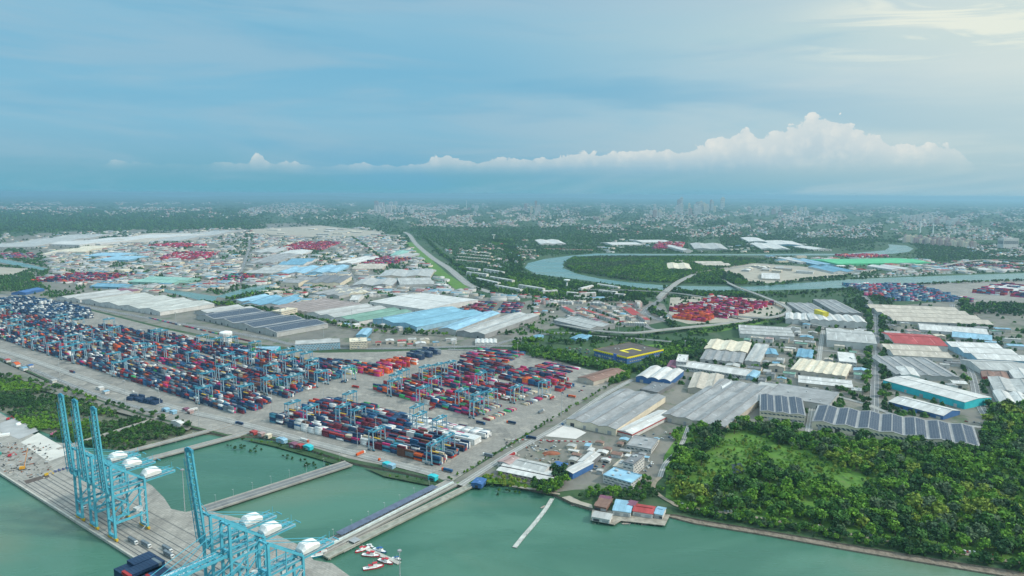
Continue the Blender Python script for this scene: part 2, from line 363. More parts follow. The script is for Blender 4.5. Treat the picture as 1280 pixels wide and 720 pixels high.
road([(825,597),(818,604),(817,612),(826,621),(838,628),(850,634),(880,638),(960,650),(1060,668),(1180,689),(1290,707)],5,groundm('earth_track',[(.20,.17,.13),(.26,.22,.17),(.10,.11,.06)],(.05,.1)),marks=False)
road([(825,597),(832,580),(850,560),(862,530)],6,M_ROADC)
road([(300,342),(305,330),(310,315),(312,300)],12); road([(385,345),(388,330),(384,312),(380,296)],12)
road([(430,330),(440,345),(445,352),(440,360)],12)
road([(835,367),(826,375),(812,383),(806,390),(818,398),(834,402),(838,397),(826,388),(816,382)],16)
road([(806,387),(801,396),(808,408),(820,413)],14); 
o=road([(690,403),(715,408),(745,413),(790,416),(830,412),(870,408),(900,405),(935,400),(965,396)],15,M_ROADC,elev=9,name='long curving elevated road between the terraces and the yellow-banded store')
o=road([(905,345),(925,340),(902,349),(920,358),(942,366),(965,375),(985,385),(982,392),(960,397),(930,396),(890,392)][2:],14,M_ROADC,elev=9,name='elevated road bridging the river and curling beside the pink containers')
o=road([(868,343),(850,351),(840,358),(830,366),(822,374)],20,M_ROADC,elev=9,name='straight bridge carrying the highway across the river mouth')
o=road([(710,362),(760,362),(813,364),(850,367),(885,372),(930,378)],12,M_ROADC,elev=9,name='pale elevated road passing above the highway behind the pink containers')
o=road([(1170,334),(1195,329),(1225,325),(1260,325),(1320,328)],16,M_ROADC,elev=9,name='far bridge curving over the woods on the right')
road([(868,343),(900,338),(925,334),(960,331),(1000,333)],14,M_ROADC)
o=road([(967,394),(990,399),(1020,406),(1045,411)],12,M_ROADC,elev=8,name='low flyover leading to the white-arched warehouse')
# causeways and pier over the basins
def causeway(a,b,w,label,mat=M_ROADC,zt=.35):
    A=W(*a);B=W(*b); L=np.linalg.norm(B-A); ang=math.atan2(B[1]-A[1],B[0]-A[0]); e=empty('causeway',(A[0],A[1],0),ang)
    mb=MB(); mb.box(0,-w/2,zt-1.6,L,w/2,zt); mb.build('deck',mat,e)
    mb=MB()
    for s in(-1,1): mb=MB(); mb.box(0,s*(w/2-.2)-.2,zt,L,s*(w/2-.2)+.2,zt+.8); mb.build('parapet',CONC,e)
    mb=MB(); mb.tube((0,0,-5),(0,0,zt-1.5),.5,k=6); pile=mb.build('pile',CONC,e); x=3; st=max(9,2*L/90)
    pile.location=(x,w/2-1,0)
    while x<L:
        for s in(-1,1):
            if x>3 or s<0: q=pile.copy(); COL.objects.link(q); q.parent=e; q.location=(x,s*(w/2-1),0)
        x+=st; tag(e,label,'causeway'); foot((A[0]+B[0])/2,(A[1]+B[1])/2,ang,L,w+3); return e,L
causeway((72,562),(228,513),6,'narrow causeway running through the mangroves behind the raised cranes')
causeway((155,566),(290,531),8,'upper of two parallel causeways, beside the small basin')
causeway((185,574),(310,541),10,'lower of two parallel causeways, along the first basin',zt=.4)
causeway((255,637),(436,579),16,'wide causeway between the two green basins')
for y in(-3.6,3.6):
    L_=math.hypot(*(W(436,579)-W(255,637))[:2]); mb=MB(); mb.box(1,y-2.6,.36,L_-1,y+2.6,.37); cw=[o for o in COL.objects if o.name.startswith('causeway')][-1]; mb.build('carriageway',M_ASPH,cw)
e,L=causeway((398,688),(566,603),17,'broad pier with a dark panel roof over the water')
mb=MB(); mb.box(L*.14,-1.5,4.2,L*.86,7.5,4.5); mb.build('panel_roof',[paint((.10,.12,.17),.35,.15,.2)],e)
mb=MB(); mb.box(L*.02,-4.8,1.15,L*.98,-2.9,3.4); mb.build('pipe_gallery',paint((.50,.55,.52),.5),e)
mb=MB(); mb.tube((0,0,.4),(0,0,4.2),.15,k=5); post=mb.build('roof_post',STEEL,e); post.location=(L*.14+.1,-1.3,0)
for i in range(30):
    for y in(-1.3,7.3):
        if i or y>0: q=post.copy(); COL.objects.link(q); q.parent=e; q.location=(L*(.14+.72*i/29),y,0)
causeway((407,696),(590,606),8,'narrow service trestle alongside the roofed pier',paint((.27,.27,.22),.9,.2),zt=.2)
# basin edge grass
for p in ([(300,547),(345,551),(400,568),(436,579),(430,582),(390,570),(340,556)],[(455,583),(500,592),(540,600),(560,608),(530,604),(480,594)]): sheet('grass_bank',p,-1.2,M_LAND)
_r=random.Random(3); _f=[(x,y+_r.uniform(-1.2,1.6)) for x,y in [(826+i*9.2,634.5+6*min(1,i/3)+(i*9.2)*.158+(i*9.2/450)**2*6.5) for i in range(51)]]
sheet('rock_revetment',[(826,630)]+[(x,y-6) for x,y in _f[2::4]]+_f[::-1],-1.6,M_ROCK,skirt=3,smat=M_ROCK)
sheet('rock_revetment',[(826,634),(870,648),(960,661),(1060,679),(1180,699),(1285,715),(1500,751),(1500,760),(1285,722),(1180,705),(1060,685),(960,667),(868,652),(822,640)],-1.5,M_ROCK,skirt=3,smat=M_ROCK)
sheet('mud_bank',[(-120,415),(0,457),(60,482),(120,506),(200,527),(290,545),(262,541),(228,541),(190,556),(150,562),(110,552),(60,540),(0,512),(-160,440)],-2.85,M_MUD)
exec_parts=[]
# ================================================================== BUILDINGS
WH=(.54,.53,.50); LG=(.385,.385,.365); MG=(.27,.272,.268); DG=(.17,.175,.18); BE=(.45,.40,.33); CR=(.62,.55,.42); BR=(.22,.13,.10)
RD=(.36,.06,.06); BL=(.15,.31,.41); LB=(.25,.42,.52); TQ=(.04,.46,.50); MN=(.24,.42,.35); NV=(.05,.13,.30); PK=(.38,.27,.25); YL=(.60,.50,.05); GN=(.16,.28,.22); PU=(.20,.08,.12)
CN={WH:'white',LG:'pale grey',MG:'grey',DG:'dark grey',BE:'beige',CR:'cream',BR:'brown',RD:'red',BL:'blue',LB:'light blue',TQ:'turquoise',MN:'mint green',NV:'navy',PK:'dusty pink',YL:'yellow',GN:'green',PU:'maroon'}
def gable_wall(mb,w,d,h,n,rise,along,arch):
    mb.quad((0,0,-.5),(w,0,-.5),(w,0,h),(0,0,h)); mb.quad((w,0,-.5),(w,d,-.5),(w,d,h),(w,0,h))
    mb.quad((w,d,-.5),(0,d,-.5),(0,d,h),(w,d,h)); mb.quad((0,d,-.5),(0,0,-.5),(0,0,h),(0,d,h))
    if rise<=0: return
    K=8 if arch else 2
    S=(w if along=='d' else d)/n
    for i in range(n):
        pts=[(i*S+S*k/K, h+(rise*math.sin(math.pi*k/K) if arch else rise*(1-abs(2*k/K-1)))) for k in range(K+1)]
        if along=='d':
            mb.face([(x,0,zz) for x,zz in pts][::-1]); mb.face([(x,d,zz) for x,zz in pts])
        else:
            mb.face([(0,x,zz) for x,zz in pts]); mb.face([(w,x,zz) for x,zz in pts][::-1])
def roofmb(w,d,h,n,rise,along,arch,over=.6,th=.35):
    mb=MB(); K=8 if arch else 2; 
    if rise<=0:
        mb.box(-.3,-.3,h,w+.3,d+.3,h+.4); mb.box(.3,.3,h+.405,w-.3,d-.3,h+.42)
        for a in((-.3,-.3,w+.3,.3),(-.3,d-.3,w+.3,d+.3),(-.3,.302,.3,d-.302),(w-.3,.302,w+.3,d-.302)): mb.box(a[0],a[1],h+.41,a[2],a[3],h+1.1)
        return mb
    S=(w if along=='d' else d)/n; Lg=d if along=='d' else w
    for i in range(n):
        for k in range(K):
            def pt(k):
                f=k/K; zz=h+(rise*math.sin(math.pi*f) if arch else rise*(1-abs(2*f-1)))
                a=i*S+S*f
                if i==0 and k==0: a-=over
                if i==n-1 and k==K: a+=over
                return a,zz+.05
            (a0,z0),(a1,z1)=pt(k),pt(k+1)
            if along=='d':
                q=[(a0,-over,z0),(a1,-over,z1),(a1,Lg+over,z1),(a0,Lg+over,z0)]
            else:
                q=[(-over,a1,z1),(-over,a0,z0),(Lg+over,a0,z0),(Lg+over,a1,z1)]
            u=[(x,y,zz+th) for x,y,zz in q]
            mb.quad(*u); mb.quad(q[0],q[1],u[1],u[0]); mb.quad(q[1],q[2],u[2],u[1]); mb.quad(q[2],q[3],u[3],u[2]); mb.quad(q[3],q[0],u[0],u[3])
    return mb
LM=[]
def frame(A,B,C,h):
    a=W(*A,h);b=W(*B,h);c=W(*C,h); u=b-a; w=np.linalg.norm(u); ang=math.atan2(u[1],u[0])
    if A[1]<347: ang=max(-.2,min(.2,ang)); w=abs(u[0])
    nrm=np.array([-math.sin(ang),math.cos(ang),0]); d=max(5,float((c-b)@nrm))
    return a,w,d,ang
def shed(label,A,B,C,h=8,rc=LG,wc=WH,n=1,rise=None,along='d',arch=False,cat='warehouse',name=None,doors=None,sky=True,solar=False,win=0,at=None,auto=None,trim=None,det=True,lm=None):
    if at is None:
        a,w,d,ang=frame(A,B,C,h)
    else: a,w,d,ang=at
    S=(w if along=='d' else d)/n
    if rise is None: rise=min(6,S*.10) if not arch else min(6,S*.16)
    e=empty(name or 'warehouse',(a[0],a[1],0),ang)
    foot(a[0]+math.cos(ang)*w/2-math.sin(ang)*d/2,a[1]+math.sin(ang)*w/2+math.cos(ang)*d/2,ang,w+2,d+2)
    mb=MB(); gable_wall(mb,w,d,h,n,rise,along,arch); mb.build('wall',paint(wc,.7,.1,.08),e)
    r=roofmb(w,d,h,n,rise,along,arch).build('roof',roofm(rc) if rise>0 else paint(rc,.8,.15,.06),e)
    if along=='w' and rise>0: pass
    if trim:
        mb=MB(); mb.box(-.9,-.9,h-1.4,w+.9,-.62,h+.1); mb.box(-.9,-.6,h-1.4,-.62,d+.9,h+.1); mb.box(w+.62,-.6,h-1.4,w+.9,d+.9,h+.1); mb.build('trim',paint(trim,.6),e)
    if det:
        rr=random.Random(int(a[0]*7+a[1]*3))
        nd=doors if doors is not None else max(1,int(w/26))
        for i in range(nd):
            x=w*(i+.5)/nd; dw=rr.choice((4,5,6)); mb=MB(); mb.box(x-dw/2,-.25,0,x+dw/2,-.003,min(5.2,h*.6)); mb.build('door',rr.choice((DARK,GREYM,STEEL)),e)
        if win:
            for k in range(win):
                z0=h*(k+.42)/win; z1=z0+h/win*.34
                mb=MB(); mb.box(w*.03,-.12,z0,w*.97,-.004,z1); mb.build('window_band',WINM,e)
                mb=MB(); mb.box(w+.004,d*.05,z0,w+.12,d*.95,z1); mb.build('window_band',WINM,e)
                if ang>-.3: mb=MB(); mb.box(-.12,d*.05,z0,-.004,d*.95,z1); mb.build('window_band',WINM,e)
        if rise>0:
            # ridge vents and skylight strips
            L_=d if along=='d' else w
            if sky and S>12 and ppm(a)>.5 and not solar and not arch:
                for i in range(n):
                    for q in(.27,.73):
                        c=(i+q)*S; m=max(1,min(3,int(L_/30))); zz=h+rise*(1-abs(2*q-1))+.46; sl=rise/(S/2)*(1 if q<.5 else -1)
                        for j in range(m):
                            if rr.random()<.3: continue
                            y=L_*(j+rr.uniform(.3,.7))/m; hw=S*.17; mb=MB()
                            if along=='d': mb.quad((c-hw,y-.7,zz-sl*hw),(c+hw,y-.7,zz+sl*hw),(c+hw,y+.7,zz+sl*hw),(c-hw,y+.7,zz-sl*hw))
                            else: mb.quad((y-.7,c+hw,zz+sl*hw),(y-.7,c-hw,zz-sl*hw),(y+.7,c-hw,zz-sl*hw),(y+.7,c+hw,zz+sl*hw))
                            mb.build('skylight',paint([min(.7,c_*1.25+.06) for c_ in rc],.4,.05),e)
            if S>14 and not solar:
                for i in range(n):
                    mb=MB(); c=(i+.5)*S; zz=h+rise+.35
                    if along=='d': mb.box(c-.7,1.5,zz-.5,c+.7,L_-1.5,zz+.55)
                    else: mb.box(1.5,c-.7,zz-.5,L_-1.5,c+.7,zz+.55)
                    mb.build('ridge_vent',paint([c_*.8 for c_ in rc],.6),e)
        else:
            for i in range(rr.randint(2,5)):
                mb=MB(); x=rr.uniform(.15,.85)*w;y=rr.uniform(.15,.85)*d; s=rr.uniform(.8,1.8); mb.box(x-s,y-s,h+.43,x+s,y+s,h+.43+s)
                mb.build('roof_unit',STEEL,e)
    if solar:
        L_=d if along=='d' else w
        for i in range(n):
            for q in(0,1):
                c0=i*S+(.07*S if q==0 else .53*S); c1=c0+S*.40; mb=MB()
                zz=lambda c:h+rise*(1-abs(2*(c-i*S)/S-1))+.52
                if along=='d': mb.quad((c0,2.5,zz(c0)),(c1,2.5,zz(c1)),(c1,L_-3,zz(c1)),(c0,L_-3,zz(c0)))
                else: mb.quad((2.5,c1,zz(c1)),(2.5,c0,zz(c0)),(L_-3,c0,zz(c0)),(L_-3,c1,zz(c1)))
                mb.build('solar_array',PVM,e)
    if label: tag(e,label,cat)
    else: tag(e,None,cat,auto=auto)
    if lm: 
        p=PX((a[0]+math.cos(ang)*w/2-math.sin(ang)*d/2,a[1]+math.sin(ang)*w/2+math.cos(ang)*d/2,h))[0]; LM.append((lm,p[0],p[1]))
    return e
S_=shed
# --- right of the yard
S_('long pale grey triple-gabled warehouse with cream front beside the yard road',(708,524),(770,537),(826,495),9,MG,CR,n=3,along='d',doors=4,lm='the cream-fronted warehouse')
S_('white lean-to shed with red trim joined to the cream-fronted warehouse',(771,538),(790,543),(824,513),6,WH,WH,n=1,trim=RD,doors=1)
S_('four-bay grey gabled warehouse left of the forest corner',(828,518),(906,534),(962,484),9,MG,BE,n=4,doors=4)
S_('beige-roofed twin-gabled shed behind the four-bay warehouse',(860,485),(900,489),(925,471),8,BE,BE,n=2)
S_('flat pale grey roof between the solar warehouse and beige shed',(928,498),(958,503),(968,480),8,LG,LG,rise=0)
S_('wide flat grey-roofed store behind the smaller solar warehouse',(958,494),(1036,507),(1043,490),9,MG,LG,rise=0)
S_('small flat white-roofed block with skylight hatches behind four-bay warehouse',(903,487),(918,488),(922,476),9.5,WH,LG,rise=0,det=False)
S_('tall cream warehouse with three solar-panelled gables at the forest edge',(950,514),(1007,520),(1014,499),12,MG,CR,n=3,solar=True,win=2,lm='the smaller solar-roofed warehouse')
S_('very long low warehouse of seven solar-panelled gables behind the forest',(1015,527),(1225,559),(1225,535),10,MG,CR,n=7,solar=True,win=1,doors=9,lm='the long solar-roofed warehouse')
S_('wide warehouse with white roof and turquoise walls',(1104,475),(1206,503),(1213,490),11,WH,TQ,n=1,rise=2.5,along='w',doors=5,sky=False,lm='the turquoise-walled warehouse')
S_('long low white-roofed shed with blue ends before the turquoise warehouse',(1111,502),(1179,520),(1194,512),6,WH,NV,n=1,along='w',doors=6)
S_('warehouse with bright red roof and white walls right of tree-lined road',(1118,429),(1185,433),(1184,420),12,RD,WH,n=1,along='w',lm='the red-roofed warehouse')
S_('pale low annex with stepped roof in front of the red-roofed warehouse',(1117,444),(1191,448),(1187,434),8,BE,WH,n=2,along='w')
S_('grey multi-ridged factory right of tree-lined road behind turquoise warehouse',(1120,468),(1200,472),(1196,450),8,MG,LG,n=5,along='d')
S_('small white gabled shed in front of the grey multi-ridged factory',(1127,469),(1150,471),(1150,461),10,WH,WH)
S_('tall white-walled grey-roofed warehouse left of tree-lined road',(1034,425),(1096,430),(1095,415),15,LG,WH,n=1,along='w',lm='the tall white-walled warehouse')
S_('long white warehouse with row of arched roofs beyond the flyover',(1013,400),(1084,404),(1080,396),15,WH,WH,n=6,arch=True,lm='the white-arched warehouse')
S_('smaller white arched-roof shed just left of the white-arched warehouse',(982,399),(1011,401),(1012,393),11,WH,WH,n=3,arch=True)
S_('big white-walled factory with grey stepped roof right of yellow-banded store',(925,417),(993,421),(992,410),10,LG,WH,n=3,along='w',lm='the white-walled stepped factory')
S_('cream-roofed wide shed right of the dark-roofed yellow-banded store',(880,436),(934,441),(942,429),7,CR,BE,n=3)
S_('row of grey gabled sheds in front of the cream-roofed wide shed',(875,449),(928,454),(936,442),6,MG,LG,n=5)
S_('grey striped gabled shed right of the cream-roofed wide shed',(931,451),(950,453),(958,431),7,LG,LG,n=2)
S_('long beige factory with many small ridges left of tree-lined road',(988,462),(1057,471),(1070,457),8,CR,BE,n=6,lm='the long beige many-ridged factory')
S_('plain white box building behind the long beige many-ridged factory',(1049,452),(1071,454),(1071,442),9,WH,WH,rise=0,win=2)
S_('whitish low warehouse in front of the long beige many-ridged factory',(998,478),(1066,485),(1068,476),6,WH,BE,n=2,along='w')
S_('bright blue small-roofed shed beside the flyover end',(995,446),(1015,448),(1018,438),6,BL,WH,n=2)
S_('small bright blue roof among low sheds behind the grey striped shed',(957,443),(973,444),(973,437),5,BL,LG)
S_('long narrow white-roofed building behind the blue wavy-roofed warehouse',(846,457),(932,470),(935,462),7,WH,WH,n=1,along='w',win=1,doors=5,lm='the long narrow white building')
S_('white building with stepped stair tower at end of long narrow building',(845,452),(858,453),(859,444),14,WH,WH,rise=0,win=3,cat='office block',name='office_block')
S_('small light blue roofed shed at the right end of long narrow building',(929,470),(944,472),(945,464),6,LB,LB)
S_('small dark maroon roofed shed just left of long narrow building',(833,459),(844,460),(845,451),5,PU,BE)
S_('blue-walled warehouse with wavy white roof near the port road',(795,471),(838,477),(851,463),9,WH,NV,n=3,arch=True,doors=3,lm='the blue wavy-roofed warehouse')
S_('warehouse with rusty red-brown roof at the yard corner',(722,472),(742,477),(770,462),7,BR,BE,n=1,lm='the rusty-roofed warehouse')
S_('grey canopy shed before the white reefers road by blue-walled warehouse',(800,487),(822,491),(836,478),5,DG,DG,rise=0)
S_('large pale roof at right edge behind the turquoise warehouse',(1222,449),(1292,452),(1286,431),9,WH,LB,n=3,along='w',lm='the large pale roof at the right edge')
S_('grey shed with white gable end at the right edge',(1226,462),(1294,465),(1292,453),8,LG,WH,n=1,along='w')
S_('orange-brown low roof near the right edge beside pale tents',(1228,471),(1262,475),(1260,465),5,BR,RD,n=2)
S_('grey wide shed at right edge above the white tarpaulin roof',(1243,488),(1302,495),(1298,478),8,LG,LG,n=2)
S_('white tarpaulin-like low roof at the right edge beside forest',(1250,503),(1292,508),(1290,494),7,WH,WH,n=2,arch=True)
S_('small white gabled house-like shed touching the right edge',(1268,473),(1296,476),(1295,464),8,WH,WH)
S_('huge pale low-roofed plant beyond the tree-lined road at right',(1117,401),(1242,406),(1230,386),8,BE,LG,n=4,along='w',lm='the huge pale low-roofed plant')
S_('long white strip warehouse in front of huge pale plant',(1150,412),(1236,419),(1234,411),6,WH,WH,n=1,along='w')
S_('light blue strip shed in front of long white strip warehouse',(1190,421),(1240,426),(1238,419),6,LB,LG,n=1,along='w')
S_('grey industrial shed behind the white-arched warehouse, left one',(1005,392),(1040,393),(1038,380),10,MG,MG,n=3)
S_('grey industrial shed behind the white-arched warehouse, right one',(1046,391),(1078,392),(1074,376),10,MG,MG,n=3)
S_('slim yellow tower among grey sheds behind the white-arched warehouse',(1029,391),(1036,391),(1036,387),26,YL,YL,rise=0,det=False,cat='tower',name='process_tower')
S_('whitish long wavy roofed shed at far right beside stacked boxes',(1232,359),(1292,367),(1292,360),7,WH,WH,n=2,along='w')
# --- port office side
S_('long blue-glazed office building with flat roof behind the yard',(369,431),(425,428),(428,423),14,LG,LB,rise=0,win=4,cat='office block',name='office_block',lm='the long blue office block')
S_('cream office block with four storeys of windows behind the yard',(437,428),(459,427),(462,422),15,CR,CR,rise=0,win=4,cat='office block',name='office_block',lm='the cream office block')
S_('light blue roofed hall behind the cream office block',(445,419),(458,419),(458,411),8,LB,BL,n=1)
S_('turquoise-roofed long canopy beside the white water tower',(283,440),(344,439),(345,433),6,LB,TQ,n=2,along='w')
S_('white arched tent hall beyond the yard beside tree belt',(594,429),(621,429),(621,424),5,WH,WH,n=5,arch=True)
S_('small blue roofed hut under the flyover near tree belt',(663,422),(673,423),(673,419),4,BL,BL)
S_('bright blue gabled roof under the flyover left of yellow-banded store',(712,423),(729,425),(733,419),5,BL,BL,n=2)
# --- left far side of road
S_('large grey warehouse with dark solar panels behind the container yard',(245,394),(346,416),(401,403),10,MG,LG,n=4,along='d',solar=True,lm='the solar-roofed grey warehouse left of centre')
S_('pale grey low shed left of the solar-roofed grey warehouse',(243,389),(275,394),(312,385),7,LG,LG,n=2)
S_('grey-brown striped multi-gabled factory with many ridges',(338,383),(386,391),(438,378),9,(.27,.23,.215),BE,n=7,lm='the grey-brown striped factory')
S_('grey-roofed warehouse with pale left bay beside the green-roofed one',(384,391),(418,397),(474,384),9,LG,WH,n=2)
S_('green-roofed warehouse immediately left of the bright blue roof',(419,397),(449,402),(505,388),9,GN,WH,n=2,lm='the green-roofed warehouse')
S_('bright light blue double-gabled warehouse with light blue ends',(466,399),(521,409),(600,391),11,(.19,.37,.46),LB,n=2,lm='the bright blue warehouse')
S_('pale blue-white roofed warehouse right of the bright blue one',(548,411),(570,413),(634,392),11,LB,LG,n=1)
S_('enormous grey-roofed warehouse right of pale blue-white roof',(571,414),(606,418),(694,396),11,LG,MG,n=2,lm='the enormous grey-roofed warehouse')
S_('low grey warehouse angled right of the enormous grey one',(692,400),(738,411),(758,404),9,LG,MG,n=2,along='w')
S_('wide white low-pitched hall with pale grey roof and cream corner',(462,377),(532,387),(592,374),12,WH,WH,n=1,rise=3,along='w',lm='the wide white low-pitched hall')
S_('tall cream tower block at left end of the grey-brown striped factory',(340,389),(352,390),(353,384),18,CR,CR,rise=0,win=4,cat='office block',name='office_block')
S_('blue-roofed long shed behind the tall cream tower block, front one',(300,381),(352,382),(372,372),7,BL,WH,n=2)
S_('blue-roofed long shed left behind, beside the canal',(288,376),(318,378),(345,370),7,LB,WH,n=2)
S_('huge white four-bay warehouse beside the canal on the left',(102,375),(200,390),(255,378),10,(.43,.43,.39),WH,n=4,lm='the huge white four-bay warehouse')
S_('white gabled warehouse left of the huge four-bay one',(70,372),(100,375),(150,364),9,LG,WH,n=2)
S_('maroon-roofed sheds behind the huge white four-bay warehouse',(96,369),(120,371),(150,361),7,PU,BE,n=3)
S_('mint green roofed warehouse left of centre by the river road',(160,352),(216,354),(224,347),8,MN,MN,n=2,along='w',lm='the mint green warehouse')
S_('thin blue-roofed shed just left of the mint green warehouse',(112,358),(150,359),(152,355),6,BL,BL,n=1,along='w')
S_('small blue-roofed shed at left edge below mangrove belt',(14,366),(32,366),(32,361),7,NV,NV)
S_('white wavy-roofed large shed at far left horizon',(50,305),(93,307),(96,291),11,WH,WH,n=3,along='w',lm='the white wavy far-left shed')
S_('sprawling pale metal roof at far left edge',(-20,309),(48,308),(52,293),10,LG,LG,n=3,along='w')
S_('white long roofs right of the white wavy far-left shed',(92,304),(124,305),(125,290),10,WH,WH,n=3,along='w')
S_('long pale depot with orange-tinted strip at far left',(126,303),(190,302),(200,291),9,BE,WH,n=2,along='w')
S_('second long pale depot, right of the orange-tinted one',(192,301),(225,301),(228,288),8,LG,LG,n=2,along='w')
S_('cream low warehouse with broken roofline before far-left sheds',(72,315),(127,312),(127,305),8,CR,CR,n=2,along='w')
S_('curving cream and white shed before far-left sheds',(50,318),(72,316),(75,309),7,CR,WH,n=1,along='w')
S_('pale blue flat warehouse at left before the mangrove belt',(103,320),(148,320),(148,316),8,LB,LB,rise=0)
S_('long pale blue warehouse left before the mangrove belt, lower one',(118,325),(160,325),(160,320),8,LB,BL,rise=0)
# --- D1 central industrial
for lab,A,B,C,h,rc,wc,n in (
 ('cream-walled factory with grey roof and long window rows',(351,353),(373,354),(373,346),14,MG,CR,2),
 ('long cream-walled factory right of the shorter cream-walled one',(380,354),(425,354),(427,345),14,DG,CR,3),
 ('pale grey stepped warehouse rows left of centre road',(304,341),(340,342),(342,331),9,LG,BE,3),
 ('grey warehouse rows behind pale grey stepped rows',(306,329),(341,329),(343,318),9,MG,LG,3),
 ('light grey shed rows nearest the far container stacks',(310,316),(343,316),(344,309),9,LG,LG,2),
 ('white roof shed with cream walls left of central road',(346,318),(377,318),(378,313),9,WH,WH,1),
 ('blue striped shed below the white roof shed',(347,331),(379,331),(380,323),8,BL,WH,2),
 ('light blue shed below the blue striped shed',(341,342),(380,342),(382,333),8,LB,LG,2),
 ('pair of light blue roofs right of central road',(385,341),(420,341),(423,332),8,LB,LB,2),
 ('white roofed factory in far central district',(414,329),(440,330),(441,321),8,WH,WH,2),
 ('grey wide warehouse in front of green highway field',(472,346),(538,346),(536,338),8,LG,BE,2),
 ('small beige warehouse rows near green highway field',(440,336),(478,336),(480,330),7,BE,BE,2),
 ('grey pale roof at the foot of green highway field',(500,356),(543,355),(540,347),8,LG,LG,2),
 ('cream irregular roofs cluster left of highway field, front one',(424,368),(462,366),(460,360),8,CR,CR,3),
 ('grey irregular roofs left of cream irregular roofs cluster',(385,367),(424,370),(430,359),8,MG,LG,3),
 ('grey irregular roofs behind cream irregular roofs cluster',(440,357),(490,357),(492,349),8,LG,MG,2),
 ('white small office left of the white low-pitched hall',(437,375),(448,375),(448,369),8,WH,WH,1),
 ('white flat warehouse cluster of far central area',(484,322),(503,323),(500,317),9,LG,LG,2),
 ('far pale green roof on the highway side',(487,320),(505,320),(504,314),8,MN,WH,1),
 ('long white shed across the river beyond the bend',(676,305),(708,305),(708,300),8,WH,WH,2),
 ('pale sandy-roofed shed by far river road',(835,336),(868,338),(875,331),8,CR,BE,2),
 ('low beige plant beyond the bridges left of river',(880,332),(915,332),(918,327),8,BE,BE,2),
 ('blue-fronted white warehouse far beyond the river',(966,306),(1008,307),(1008,302),10,WH,BL,1),
 ('long white shed far beyond the river, left one',(936,302),(964,303),(964,298),8,WH,WH,1),
 ('white tent-like warehouse beyond the river',(952,311),(990,312),(985,305),8,WH,WH,2),
 ('long whitish shed near river at centre-right horizon',(1016,312),(1040,312),(1041,308),7,WH,WH,1),
 ('white strip warehouse beyond the far river branch, left one',(765,306),(800,304),(800,301),8,WH,WH,1),
 ('white strip warehouse beyond the far river branch, middle one',(803,303),(840,302),(840,299),8,WH,WH,1),
 ('white boxy warehouse right of the pink far containers',(854,313),(866,313),(866,307),14,WH,WH,1),
 ('low bluish long roof right of white boxy warehouse',(868,311),(912,312),(910,305),7,LG,LG,2),
 ('long bright green roof along the far river quay',(1047,330),(1166,328),(1166,322),9,(.09,.42,.20),(.09,.42,.20),1),
 ('white boat-yard roof right of the bright green roof',(1115,337),(1142,336),(1138,331),8,WH,WH,2),
 ('blue roof shed by the shipyard jetty',(1042,340),(1076,340),(1076,333),8,BL,WH,2),
 ('white roofs left of the bright green roof',(1000,328),(1020,328),(1018,322),8,WH,WH,2),
 ('pale roofs beyond the road on the construction land',(952,348),(975,349),(972,342),6,WH,BE,1),
 ('white flat store left of white boxy warehouse',(1022,331),(1044,331),(1042,324),8,LB,BL,2)):
    if wc not in CN: CN[wc]='green'
    S_(lab,A,B,C,h,rc,wc,n=n,along=random.choice('dw'))
# --- waterside buildings
S_('white open-sided depot roof on dark blue base by the shore, lower half',(704,588),(716,592),(736,577),7,WH,NV,n=1,lm='the white open-sided depot')
S_('white open-sided depot roof by the shore, upper half',(722,577),(736,580),(752,568),7,WH,DG,n=1)
S_('small white building with grey roof between cream-fronted warehouse and forest',(783,557),(814,562),(822,549),6,MG,WH,n=1,rise=0,win=1)
S_('light blue roofed three-storey office near the shore',(754,594),(789,604),(800,594),9,LB,WH,n=1,rise=0,win=3,cat='office block',name='office_block',lm='the shoreside blue office')
S_('taller white block with dark flat roof joined to the shoreside office',(779,578),(792,581),(803,569),15,DG,WH,n=1,rise=0,win=4,cat='office block',name='office_block')
S_('beige low wing between the shoreside office and white depot',(766,583),(779,586),(788,577),6,BE,WH,rise=0)
S_('long low white and pink terrace nearest the water hedge',(621,588),(688,602),(691,597),5,WH,PK,n=1,along='w',win=2,cat='terrace block',name='terrace_block',lm='the pink-trimmed terraces')
S_('pink-trimmed terrace block second from the water',(627,582),(690,595),(693,590),5,WH,PK,n=1,along='w',win=2,cat='terrace block',name='terrace_block')
S_('grey-roofed hall behind the two pink-trimmed terraces',(640,581),(680,590),(686,581),6,LG,WH,n=1,along='w')
S_('small pink-trimmed block left behind the terraces',(622,577),(637,581),(645,572),6,PK,WH,n=1,win=2,cat='terrace block',name='terrace_block')
S_('deep blue canopy roof left of the white open-sided depot',(688,583),(703,586),(710,580),4,NV,NV,n=2)
S_('small vivid blue canopy on the shore beside the pier root',(589,604),(602,606),(606,599),4,NV,NV,n=1,cat='hut',name='hut')
# stilt village
for lab,A,B,C,h,rc,wc,n in (
 ('long bright red roof of the waterside stilt restaurant',(791,639),(816,643),(821,634),4,RD,WH,1),
 ('light blue roof at the right end of red-roofed stilt restaurant',(818,642),(828,644),(831,635),4,LB,WH,1),
 ('large light blue roof left of the red-roofed stilt restaurant',(766,638),(788,641),(790,627),4.5,LB,WH,2),
 ('brown rusty hut roof at left of stilt village',(743,632),(758,635),(762,623),4,BR,BR,2),
 ('dark red small roof between the blue and red stilt roofs',(784,631),(793,633),(796,627),5,PU,BR,1),
 ('pale grey stilt hut standing furthest out over water',(740,646),(762,650),(766,643),3.5,LG,WH,1),
 ('maroon hut roof behind the brown stilt hut',(748,626),(762,628),(765,621),4,PU,BE,1)):
    S_(lab,A,B,C,h,rc,wc,n=n,along='w',cat='stilt house',name='stilt_house',lm='the red-roofed stilt restaurant' if 'bright red' in lab else None,doors=2,sky=False)
mb=MB(); 
